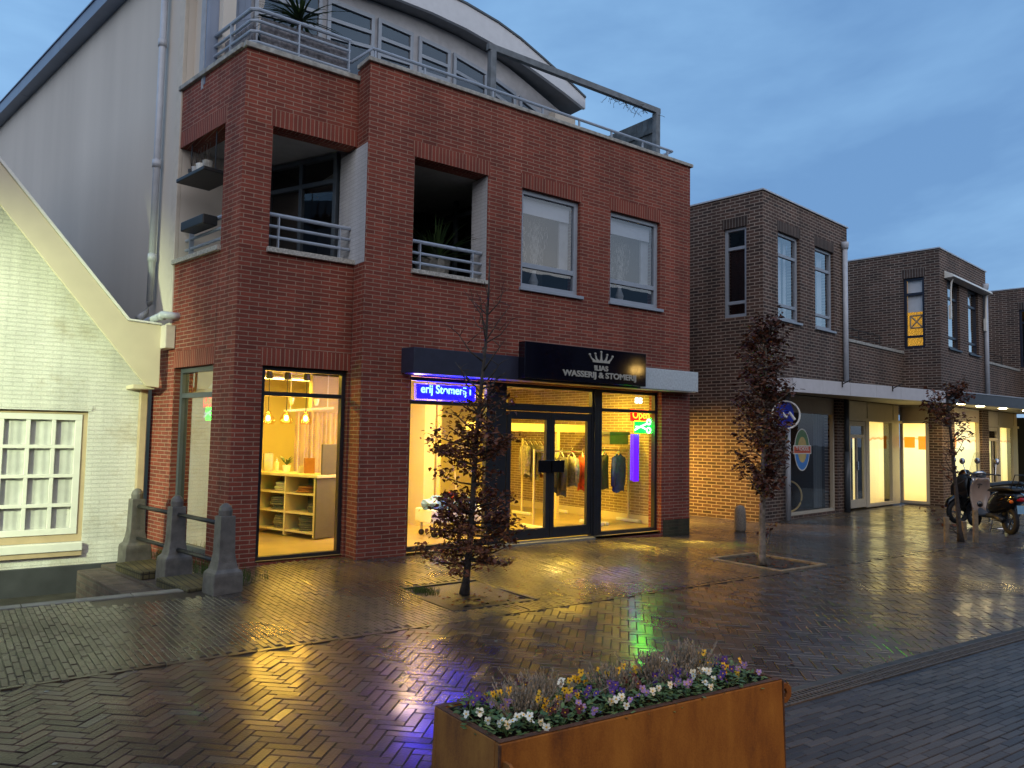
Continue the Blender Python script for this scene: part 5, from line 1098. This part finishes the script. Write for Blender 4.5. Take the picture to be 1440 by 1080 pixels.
# tree in front of the dry cleaner: layered, leafy low down, bare twigs above
bx, by = 4.30, 6.52
tr = lambda z: V((bx+.062*z-.012*z*z*.3+.015*sin(z*3), by-.03*z, z))
br = []
for z0, n, ln, rise in ((.30, 6, .50, .04), (.42, 8, .55, .05), (.58, 9, .54, .08), (.74, 8, .50, .10), (.90, 5, .42, .12), (1.08, 4, .34, .14), (1.28, 7, .46, .14), (1.42, 8, .48, .16), (1.6, 5, .36, .2), (1.78, 5, .32, .28), (2.02, 4, .40, .4), (2.3, 3, .3, .4), (2.6, 5, .34, .38), (2.85, 4, .22, .3)):
    a0 = random.uniform(0, 6.28)
    for k in range(n):
        a = a0+k*2*pi/n+random.uniform(-.3, .3); l = ln*random.uniform(.7, 1.1); z = z0+random.uniform(-.08, .08); p = tr(z); br.append((p, p+V((cos(a)*l, sin(a)*l, rise*random.uniform(.5, 1.3))), .012 if z0 < 2.4 else .008))
def lv1(tips):
    o = []
    for p, mid, q in tips:
        z = q.z; dens = 6 if z < 1.15 else 5.5 if z < 1.76 else 3 if z < 2.1 else .35
        for f in (.45, .65, .85, 1):
            n = int(dens*random.uniform(.3, 1.3)+random.random()*.6)
            if n: o.append((p.lerp(q, f), (.042, .024), n))
    return o
tree('slim young beech with dead brown leaves in front of the dry cleaner window', (bx, by, 0), [tr(z) for z in (0, .15, .5, 1, 1.5, 2, 2.5, 3, 3.42)], .042, br, lv1, 'leafdry', 'bark', size=.052)
# columnar tree before the brown house
cx_, cy_ = 8.53, 6.05; tr2 = lambda z: V((cx_+.030*z, cy_+.01*sin(z*2), z)); br = []
random.seed(5)
z = .95
while z < 3.15:
    wd = .36*(1-max(0, (z-2.2)/1.25)**1.3)*(.72+.28*sstep(.9, 1.5, z)); n = 5
    for k in range(n):
        a = random.uniform(0, 6.28); l = wd*random.uniform(.6, 1.15); p = tr2(z-.12); br.append((p, p+V((cos(a)*l, sin(a)*l, .16+random.uniform(0, .12))), .010))
    z += .105
def lv2(tips): return [(p.lerp(q, f), (.035, .035), random.choice((2, 3, 4, 5))) for p, m_, q in tips for f in (.35, .7, 1) if random.random() < .74]
tree('dense columnar beech keeping red brown leaves before the brown brick house', (cx_, cy_, 0), [tr2(z) for z in (0, .1, .6, 1.2, 2, 2.7, 3.2)], .055, br+[(tr2(.05), tr2(.05)+V((.18, -.06, .5)), .008)], lv2, 'leaf', 'barkpale', size=.068)
# thin tree by the scooters
tx, ty = 13.34, 5.72; tr3 = lambda z: V((tx-.055*z, ty+.045*z, z)); br = []; random.seed(11)
for z0, n, ln in ((.9, 2, .3), (1.1, 2, .35), (1.35, 3, .4), (1.6, 4, .45), (1.85, 5, .45), (2.1, 6, .38), (2.3, 6, .28)):
    for k in range(n): a = random.uniform(0, 6.28); p = tr3(z0); br.append((p, p+V((cos(a)*ln, sin(a)*ln, random.uniform(.1, .35))), .010))
def lv3(tips): return [(p.lerp(q, f), (.04, .035), random.choice((1, 2, 4)) if q.z > 1.9 else random.choice((0, 1, 2) if (q.x < tx-.1) else (0, 0, 0, 1))) for p, m_, q in tips for f in (.5, .8, 1)]
tree('thin staked tree with few leaves beside the parked scooters', (tx, ty, 0), [tr3(z) for z in (0, .2, .8, 1.4, 2, 2.4, 2.6)], .045, br+[(tr3(.1)+V((-.02, 0, 0)), tr3(.1)+V((-.42, .30, .42)), .009), (tr3(.12), tr3(.12)+V((-.36, .22, .22)), .007)], lv3, 'leafdry', 'bark', size=.075)
# tree pits
for k, a in enumerate(PITS):
    t = thing('tree_pit', ['square planting pit of bare soil under the tree nearest the shop', 'square planting pit of littered soil under the columnar tree'][k], 'tree pit', ((a[0]+a[1])/2, (a[2]+a[3])/2, 0))
    m = MB(); n = 26
    vv = [[m.b.verts.new((a[0]+.03+(a[1]-a[0]-.06)*i/n, a[2]+.03+(a[3]-a[2]-.06)*j/n, gz(a[0], a[2])-.035+.025*sin(i*.9+j*1.7)*sin(j*.6)+random.uniform(-.008, .018))) for j in range(n+1)] for i in range(n+1)]
    for i in range(n):
        for j in range(n): m.b.faces.new((vv[i][j], vv[i+1][j], vv[i+1][j+1], vv[i][j+1]))
    m.build('soil', 'soil', t)
    for nm, bxs in (('edging', (a[0]-.03, a[0]+.03, a[2]-.03, a[3]+.03)), ('edging', (a[1]-.03, a[1]+.03, a[2]-.03, a[3]+.03)), ('edging', (a[0]+.031, a[1]-.031, a[2]-.03, a[2]+.03)), ('edging', (a[0]+.031, a[1]-.031, a[3]-.03, a[3]+.03))):
        m = MB(); z = gz((bxs[0]+bxs[1])/2, (bxs[2]+bxs[3])/2); m.box(*bxs, -.06, z+(.004 if k == 0 else .018)); m.build(nm, 'iron' if k == 0 else 'timber', t, bevel=.006)
    m = MB()
    for q in range(60):
        c = V((random.uniform(a[0]+.1, a[1]-.1), random.uniform(a[2]+.1, a[3]-.1), gz(a[0], a[2])-.005)); r = random.uniform(0, 6.28); s = random.uniform(.03, .06); m.quad(c, c+V((s*cos(r), s*sin(r), .012)), c+V((s*cos(r+.9), s*sin(r+.9), .004)), c+V((s*.5*cos(r+1.6), s*.5*sin(r+1.6), .01)))
    o = m.build('fallen_leaves', 'leafdry', t, recalc=False); kind(o, 'stuff')
m = MB()
for k in range(420):
    p = V((3.98+random.gauss(0, .07), 6.80+random.gauss(0, .08), -.03)); a = random.uniform(0, 6.28); h = random.uniform(.03, .09); m.quad(p, p+V((.005, 0, 0)), p+V((.03*cos(a)+.003, .03*sin(a), h)), p+V((.03*cos(a), .03*sin(a), h)))
o = m.build('grass_tuft', 'grassblade', None, recalc=False); tag(o, 'small tuft of green grass in the corner of the tree pit', 'grass'); kind(o, 'stuff')
for k, (dx, dy, h) in enumerate(((-.26, .10, .40), (.16, -.16, .52), (.36, .1, .30))):
    x, y = tx+dx, ty+dy; m = MB(); m.tube([(x, y, -.02), (x, y, h)], .045, 8); o = m.build('tree_stake', 'timber', None, (x, y, 0), bevel=.004); tag(o, ['short wooden stake left of the thin tree by the scooters', 'taller wooden stake right of the thin tree by the scooters', 'dark stub of stake nearest the scooter wheel'][k], 'stake')
m = MB(); m.lathe([(.085, 0), (.10, .05), (.095, .30), (.085, .40), (.06, .44), (.02, .455)], (11.14, 8.34, 0), 14); o = m.build('stone_bollard', 'granite', None, (11.14, 8.34, 0), smooth=True); tag(o, 'rough stone bollard at the mouth of the alley', 'bollard')

# leaves and litter on the paving
random.seed(77); m = MB()
for k in range(150):
    tt = random.choice(((4.3, 6.5), (8.5, 6.0), (13.3, 5.7), (7, 5))); x, y = random.gauss(tt[0], 1.3), random.gauss(tt[1], .9)
    if inside_solid(x, y) or y > 8.2: continue
    c = V((x, y, gz(x, y)+.006)); a = random.uniform(0, 6.28); s_ = random.uniform(.025, .055); d = V((cos(a), sin(a), .1)); e = V((-sin(a), cos(a), random.uniform(-.1, .3)))
    m.quad(c, c+d*s_*.5+e*s_*.3, c+d*s_, c+d*s_*.5-e*s_*.3+V((0, 0, .01)))
o = m.build('fallen_leaves', 'leafdry', None, recalc=False); kind(o, 'stuff'); tag(o, 'scattered dead leaves lying on the wet brick paving', 'leaves')
m = MB()
for k in range(60):
    x, y = random.uniform(0, 13), random.uniform(2.9, 8)
    if inside_solid(x, y): continue
    c = V((x, y, gz(x, y)+.004)); r = random.uniform(.006, .018); m.b.faces.new([m.b.verts.new(c+V((r*cos(q), r*sin(q)*random.uniform(.7, 1.2), 0))) for q in (0, 1, 2, 3, 4, 5)])
o = m.build('litter', 'kerb', None); kind(o, 'stuff'); tag(o, 'pale flecks of gum and paper litter trodden on the paving', 'litter')

# ------------------------------------------------------------------ scooters
def scooter(label, rear, front, cream, screen):
    r, f = V((*rear, 0)), V((*front, 0)); dx = (f-r).normalized(); base = (r+f)/2; t = thing('parked_scooter', label, 'scooter', base, 'scooters parked by the brown shops'); Lw = (f-r).length
    Fx = frame(r, dx, V((dx.y, -dx.x, 0))); P = lambda x, y, z: Fx(x, y, z)
    def wheel(x):
        m = MB(); rings = []
        for i in range(26):
            a = 2*pi*i/26; rings.append([m.b.verts.new(P(x+(.195+.05*cos(e))*cos(a), .045*sin(e), .245+(.195+.05*cos(e))*sin(a))) for e in [2*pi*j/8 for j in range(8)]])
        for i in range(26):
            q, s = rings[i], rings[(i+1) % 26]
            for j in range(8): m.b.faces.new((q[j], q[(j+1) % 8], s[(j+1) % 8], s[j]))
        w_ = m.build('wheel', 'rubber', t, smooth=True)
        m = MB(); m.tube([P(x, -.035, .245), P(x, .035, .245)], .05, 12)
        for k in range(5):
            a = k*2*pi/5; m.tube([P(x, 0, .245), P(x+.16*cos(a), 0, .245+.16*sin(a))], .016, 6)
        m.build('rim', 'chrome' if x > .5 else 'slate', w_)
    wheel(0); wheel(Lw)
    def loft(secs, nm, mt, par=t, n=14):
        m = MB(); rings = []
        for (x, z, hw, hh) in secs: rings.append([m.b.verts.new(P(x, hw*cos(2*pi*k/n)*(1 if abs(cos(2*pi*k/n)) < .8 else .96), z+hh*sin(2*pi*k/n))) for k in range(n)])
        for q, s in zip(rings, rings[1:]):
            for k in range(n): m.b.faces.new((q[k], q[(k+1) % n], s[(k+1) % n], s[k]))
        m.b.faces.new(rings[0]); m.b.faces.new(rings[-1][::-1]); return m.build(nm, mt, par, smooth=True)
    loft([(-.34, .68, .05, .04), (-.26, .66, .13, .10), (-.05, .60, .17, .17), (.2, .55, .19, .21), (.42, .50, .17, .20), (.55, .42, .13, .12)], 'rear_body', 'black')
    loft([(-.30, .79, .09, .03), (-.15, .81, .14, .045), (.1, .80, .15, .05), (.4, .77, .13, .045), (.56, .74, .09, .03)], 'seat', 'leather')
    loft([(.45, .30, .14, .05), (.7, .27, .15, .045), (.95, .29, .14, .05), (1.02, .36, .12, .07)], 'floorboard', 'slate')
    m = MB(); n = 9; rows = []                                      # leg shield, a curved plate
    for i, (x, z, hw) in enumerate(((.94, .26, .13), (1.0, .42, .155), (1.04, .6, .17), (1.02, .76, .165), (.96, .88, .13), (.93, .93, .09))):
        rows.append([P(x-.07*(((k/(n-1))*2-1)**2), hw*((k/(n-1))*2-1), z) for k in range(n)])
    for q, s in zip(rows, rows[1:]):
        for k in range(n-1): m.quad(q[k], q[k+1], s[k+1], s[k])
    bmesh.ops.remove_doubles(m.b, verts=m.b.verts[:], dist=1e-5); o = m.build('leg_shield', cream, t, smooth=True, recalc=False); md = o.modifiers.new('thick', 'SOLIDIFY'); md.thickness = .03
    loft([(Lw-.24, .44, .05, .04), (Lw-.1, .53, .085, .05), (Lw+.05, .54, .085, .05), (Lw+.22, .44, .06, .05), (Lw+.26, .36, .04, .03)], 'front_fender', 'black')
    m = MB(); m.tube([P(Lw, .0, .25), P(Lw-.09, 0, .55), P(Lw-.24, 0, .95)], .035, 8); m.build('fork', 'iron', t)
    loft([(.98, .86, .10, .05), (1.03, .96, .15, .07), (1.0, 1.02, .13, .05), (.94, 1.04, .07, .03)], 'headset', 'chrome' if screen else 'black')
    m = MB(); m.tube([P(.90, -.34, 1.0), P(.96, -.2, 1.01), P(.97, .2, 1.01), P(.90, .34, 1.0)], .016, 6); m.build('handlebar', 'iron', t)
    for s in (-1, 1): m = MB(); m.tube([P(.93, s*.26, 1.0), P(.98, s*.30, 1.20)], .008, 5); m.ball(P(.98, s*.31, 1.25), .055, (.5, 1, 1.1)); m.build('mirror', 'chrome', t)
    if screen:
        m = MB(); 
        for k in range(6): a, c = -.2+.0667*k*1.0, -.2+.0667*(k+1); m.quad(P(1.07-a*a*1.5, a, 1.0), P(1.07-c*c*1.5, c, 1.0), P(.93-c*c*1.5, c*.75, 1.42), P(.93-a*a*1.5, a*.75, 1.42))
        m.build('windscreen', glass('screen_plastic', (.8, .8, .78), 2), t)
        m = MB(); m.tube([P(-.22, -.10, .82), P(-.36, -.10, 1.06), P(-.36, .10, 1.06), P(-.22, .10, .82)], .010, 5); m.tube([P(-.29, -.10, .94), P(-.29, .10, .94)], .008, 5); m.tube([P(-.22, 0, .84), P(-.36, 0, 1.06)], .008, 5); m.build('rear_rack', 'iron', t)
    else:
        loft([(1.02, .30, .20, .06), (1.12, .5, .24, .12), (1.14, .7, .23, .12), (1.06, .88, .16, .08), (.98, .96, .08, .04)], 'leg_cover', 'leather')
    m = MB(); m.ball(P(-.33, .0, .64), .05, (.8, 2.0, .8)); m.build('tail_lamp', plain('red_lens', (.35, .01, .01), .15), t, smooth=True)
    for s in (-1, 1): m = MB(); m.ball(P(-.30, s*.14, .60), .032); m.build('indicator', plain('amber_lens', (.8, .16, .01), .2), t, smooth=True)
    m = MB(); m.hexa([P(-.36, -.07, .40), P(-.36, .07, .40), P(-.355, .07, .40), P(-.355, -.07, .40), P(-.34, -.07, .54), P(-.34, .07, .54), P(-.335, .07, .54), P(-.335, -.07, .54)]); m.build('number_plate', plain('plate_blue', (.25, .45, .62), .4), t)
    m = MB(); m.tube([P(.0, -.12, .25), P(.2, -.13, .30), P(.5, -.13, .30)], [.05, .055, .03], 8); m.build('exhaust', 'iron', t, smooth=True)
    m = MB(); 
    for s in (-1, 1): m.tube([P(.38, s*.09, .28), P(.30, s*.19, .012)], .013, 6)
    m.tube([P(.32, -.16, .07), P(.32, .16, .07)], .011, 6); m.build('centre_stand', 'chrome', t)
    return t
scooter('black scooter with cream leg shield, windscreen and rear rack at right edge', (15.12, 5.66), (15.92, 6.58), 'creampaint', True)
scooter('black scooter with dark leg cover, half hidden behind the cream shielded one', (17.2, 6.45), (16.15, 6.97), 'black', False)

# ------------------------------------------------------------------ corten planter with winter flowers
A0 = V((1.66, 2.27, 0)); pu = V((3.17-1.66, 2.14-2.27, 0)); PLn = pu.length; pu.normalize(); pv = V((.01, 1, 0)).normalized(); FPl = frame(A0, pu, -pv); PW = .455; PH = .5
t = thing('flower_planter', 'rusty corten steel planter trough in the foreground', 'planter', A0+pu*.75+pv*.22)
tk = .028; fl = .012
m = MB(); 
def slab(a, c, dir_in, nm): pass
m.hexa([FPl(-fl, fl, 0), FPl(PLn+fl, fl, 0), FPl(PLn+fl, -.02, 0), FPl(-fl, -.02, 0), FPl(0, 0, PH), FPl(PLn, 0, PH), FPl(PLn, -tk, PH), FPl(0, -tk, PH)]); m.build('front_panel', 'corten', t, bevel=.006)
m = MB(); m.tube([FPl(-.006, .006, .02), FPl(.002, .001, PH-.005)], .006, 6); m.build('weld_seam', 'weld', t)
m = MB(); m.tube([FPl(PLn+.006, .006, .02), FPl(PLn-.002, .001, PH-.005)], .006, 6); m.build('weld_seam', 'weld', t)
m = MB(); m.hexa([FPl(-fl, -PW-fl, 0), FPl(PLn+fl, -PW-fl, 0), FPl(PLn+fl, -PW+.02, 0), FPl(-fl, -PW+.02, 0), FPl(0, -PW, PH), FPl(PLn, -PW, PH), FPl(PLn, -PW+tk, PH), FPl(0, -PW+tk, PH)][::-1] if False else [FPl(-fl, -PW+.02, 0), FPl(PLn+fl, -PW+.02, 0), FPl(PLn+fl, -PW-fl, 0), FPl(-fl, -PW-fl, 0), FPl(0, -PW+tk, PH), FPl(PLn, -PW+tk, PH), FPl(PLn, -PW, PH), FPl(0, -PW, PH)]); m.build('back_panel', 'corten', t, bevel=.003)
for u0, u1, b0, b1 in ((0, tk, -fl, .02), (PLn-tk, PLn, PLn-.02, PLn+fl)):
    m = MB(); m.hexa([FPl(b0, -.021, 0), FPl(b1, -.021, 0), FPl(b1, -PW+.021, 0), FPl(b0, -PW+.021, 0), FPl(u0, -tk-.0005, PH), FPl(u1, -tk-.0005, PH), FPl(u1, -PW+tk+.0005, PH), FPl(u0, -PW+tk+.0005, PH)]); m.build('end_panel', 'corten', t, bevel=.003)
m = MB(); n1, n2 = 60, 18
vv = [[m.b.verts.new(FPl(tk+(PLn-2*tk)*i/n1, -tk-(PW-2*tk)*j/n2, PH-.035+random.uniform(-.008, .008))) for j in range(n2+1)] for i in range(n1+1)]
for i in range(n1):
    for j in range(n2): m.b.faces.new((vv[i][j], vv[i+1][j], vv[i+1][j+1], vv[i][j+1]))
m.build('soil', 'soil', t)
def lug(c, du, dn):
    m = MB(); pts = [(0, -.05), (.03, -.045), (.055, -.02), (.055, .02), (.03, .045), (0, .05)]; inn = [(.012, -.02), (.028, -.018), (.036, 0), (.028, .018), (.012, .02)]
    o_ = [c+du*a+V((0, 0, z)) for a, z in ((0, -.045), (.035, -.045), (.06, -.02), (.06, .02), (.035, .045), (0, .045), (0, .022), (.028, .02), (.036, 0), (.028, -.02), (0, -.022))]
    m.prism(o_, dn*.014); return m.build('lifting_lug', 'corten', t, bevel=.002)
lug(FPl(PLn+.001, -.012, PH-.07), pu*1.25, pv); lug(FPl(.012, .006, PH-.105), -pv, pu)
m = MB()
for a, c, e_, f_ in ((tk, PLn-tk, -tk, -tk-.012), (tk, PLn-tk, -PW+tk+.012, -PW+tk), (tk, tk+.012, -tk-.0121, -PW+tk+.0121), (PLn-tk-.012, PLn-tk, -tk-.0121, -PW+tk+.0121)): m.fbox(FPl, a, c, f_, e_, PH-.06, PH-.004)
m.build('liner', 'iron', t)
m = MB()
for a, c, e_, f_ in ((.002, PLn-.002, -.001, -tk), (.002, PLn-.002, -PW+tk, -PW+.001), (.002, tk, -tk-.0005, -PW+tk+.0005), (PLn-tk, PLn-.002, -tk-.0005, -PW+tk+.0005)): m.fbox(FPl, a, c, f_, e_, PH+.0005, PH+.005)
m.build('rim', 'weld', t, bevel=.0015)
random.seed(33)
def pansy(label, u, d, col, nfl):
    c = FPl(u, -d, PH-.035); t = thing('pansy', label, 'flower', c, 'pansies in the corten planter'); m = MB()
    for k in range(75):
        a = random.uniform(0, 6.28); r = random.uniform(.005, .075); h = random.uniform(.012, .075)*(1.15-r*5); p = c+V((cos(a)*r, sin(a)*r, h)); a2 = a+random.uniform(-.8, .8); l = random.uniform(.018, .036); dd = V((cos(a2), sin(a2), random.uniform(-.25, .6))); s = V((-sin(a2), cos(a2), random.uniform(-.3, .3)))*l*.30
        md = p+dd*l*.5; m.quad(p, md-s, p+dd*l, md+s)
    m.build('foliage', 'green', t, recalc=False)
    for k in range(nfl):
        a = random.uniform(0, 6.28); r = random.uniform(.01, .075); p = c+V((cos(a)*r, sin(a)*r, random.uniform(.05, .095))); nm_ = (V((-.55, -.75, .45))+V((random.gauss(0, .45), random.gauss(0, .45), random.gauss(0, .25)))).normalized(); e1 = nm_.cross(V((0, 0, 1))).normalized(); e2 = e1.cross(nm_); m = MB(); R_ = random.uniform(.0125, .018)
        for (ang, l, wd) in ((90-38, 1, .62), (90+38, 1, .62), (0, .85, .5), (180, .85, .5), (270, 1.0, .85)):
            a_ = R(ang); d_ = e1*cos(a_)+e2*sin(a_); s_ = nm_.cross(d_); q = [p+(d_*x*l+s_*y*wd)*R_+nm_*z*R_ for x, y, z in ((0, 0, 0), (.35, .55, .18), (.85, .6, .22+random.uniform(-.1, .15)), (1.15, 0, .1), (.85, -.6, .22), (.35, -.55, .18))]
            v = [m.b.verts.new(x) for x in q]; m.b.faces.new(v)
        fo = m.build('bloom', col, t, recalc=False)
        m = MB(); m.ball(p+nm_*.003, .0035, seg=6); m.build('flower_eye', 'yellow' if col != 'yellow' else 'maroon', fo)
        m = MB(); m.tube([c+V((0, 0, .01)), p-nm_*.004], .0018, 4); m.build('flower_stem', 'green', t)
def heather(label, u, d, h):
    c = FPl(u, -d, PH-.035); t = thing('heather', label, 'plant', c, 'faded heathers in the corten planter'); m = MB()
    for k in range(120):
        a = random.uniform(0, 6.28); r = abs(random.gauss(0, .06)); p = c+V((cos(a)*r*.5, sin(a)*r*.5, 0)); hh = h*random.uniform(.55, 1.05); q = p+V((cos(a)*r*.9, sin(a)*r*.9, hh)); n = 16
        m.tube([p, q], [.0020, .0012], 3, cap=False)
        for i in range(n):
            f = .25+.75*i/n; s = p.lerp(q, f); b_ = random.uniform(0, 6.28); w_ = .009*(1.2-f*.6); m.quad(s, s+V((cos(b_)*w_, sin(b_)*w_, .006)), s+V((cos(b_)*w_*.6, sin(b_)*w_*.6, .014)), s+V((0, 0, .010)))
    m.build('sprigs', 'heather', t, recalc=False)
NM = dict(yellow='yellow', whitef='white', purple='dark purple', maroon='maroon', lilac='pale lilac')
spots = [(.10, .36, 'purple', 3), (.07, .20, 'whitef', 2), (.10, .10, 'whitef', 3), (.20, .27, 'lilac', 2), (.22, .09, 'whitef', 3), (.25, .38, 'yellow', 2), (.33, .20, 'yellow', 3), (.34, .08, 'maroon', 2), (.38, .36, 'maroon', 4), (.45, .23, 'yellow', 3), (.47, .10, 'lilac', 2), (.52, .36, 'whitef', 2), (.57, .20, 'purple', 3), (.60, .08, 'whitef', 2), (.66, .33, 'yellow', 4), (.70, .18, 'purple', 3), (.73, .08, 'lilac', 2), (.80, .36, 'yellow', 2), (.83, .20, 'maroon', 2), (.86, .08, 'whitef', 2), (.93, .33, 'yellow', 2), (.96, .18, 'purple', 3), (1.0, .08, 'lilac', 2), (1.06, .36, 'maroon', 3), (1.09, .20, 'purple', 2), (1.13, .09, 'whitef', 3), (1.20, .37, 'whitef', 2), (1.22, .19, 'whitef', 4), (1.25, .08, 'purple', 2), (1.33, .33, 'yellow', 3), (1.36, .18, 'yellow', 2), (1.40, .26, 'purple', 3), (1.38, .08, 'lilac', 1)]
row = lambda d: 'front edge' if d < .14 else 'middle' if d < .3 else 'back edge'
for k, (u, d, c_, n) in enumerate(spots):
    same = sorted(i for i, s in enumerate(spots) if s[2] == c_ and row(s[1]) == row(d)); r = same.index(k)
    wh = {0: '', 1: 'first', 2: 'second', 3: 'third', 4: 'fourth', 5: 'fifth', 6: 'sixth'}[r+1 if len(same) > 1 else 0]
    pansy(f'{NM[c_]} pansy at the {row(d)} of planter'+(f', {wh} of {len(same)} from the left' if wh else ', only one there'), u, d, c_, n+2 if c_ in ('whitef', 'lilac') else n*2+1)
for k, (u, d, h, lb) in enumerate(((.26, .24, .13, 'leftmost of the five'), (.42, .31, .13, 'second from left of the five'), (.76, .27, .13, 'middle one of the five'), (1.0, .27, .15, 'fourth from left of the five'), (1.20, .29, .18, 'tallest and rightmost of the five'))):
    heather(f'faded brown heather in the planter, {lb}', u, d, h)

# ------------------------------------------------------------------ behind the camera: the other side of the street and its lamps
OB = thing('brown_brick_house', 'plain brick house across the street behind the viewer', 'house', (4, -9, 0)); FO = frame((62, -7.5, 0), (-1, 0, 0), (0, 1, 0))
hs = [(x, x+1.2, 3.9, 5.4) for x in range(2, 76, 4)]+[(x, x+2.2, .3, 2.4) for x in range(2, 76, 4)]
m = MB(); wall(m, FO, 0, 78, 0, 6.4, hs, .3); m.build('wall', 'brown', OB)
m = MB(); m.box(-16, 62, -8.6, -8.5, 0, 6.4); m.build('room_back', 'dark', OB)
m = MB(); m.prism([(-16, -7.2, 6.4), (-16, -12, 9.5), (-16, -16, 6.4)], (78, 0, 0)); m.build('roof', 'slate', OB)
def street_lamp(label, x, y, h, e, col, aim, cone, glow=5):
    t = thing('street_lamp', label, 'lamp', (x, y, 0), 'street lamps behind the viewer')
    m = MB(); m.tube([(x, y, 0), (x, y, h)], [.07, .045], 10); m.build('post', 'iron', t); m = MB(); m.lathe([(.05, -.05), (.2, 0), (.16, .12), (.03, .2)], (x, y, h+.26), 14); m.build('hood', 'iron', t); m = MB(); m.lathe([(.06, 0), (.14, .2)], (x, y, h), 14); m.build('lantern', emit('lamp_globe_'+str(int(e)), col, glow), t)
    d = V(aim)-V((x, y, h-.12)); lamp('lamp_light', 'SPOT', (x, y, h-.12), e, col, .16, t, spot_size=R(cone), spot_blend=.8, rot=(-d).to_track_quat('Z', 'Y').to_euler())
street_lamp('street lamp at the left lighting the white house', -4.2, 7.0, 3.5, 4200, (.86, 1, .56), (.1, 11.1, 2.0), 52)
street_lamp('street lamp right behind the viewer lighting the planter', 4.6, -1.8, 4.0, 470, (1, .57, .10), (2.6, 1.6, .3), 62)
street_lamp('street lamp to the right mirrored in the black sign', 17.4, -.6, 3.8, 30, (1, .60, .16), (14, 3, 0), 110, 2.2)
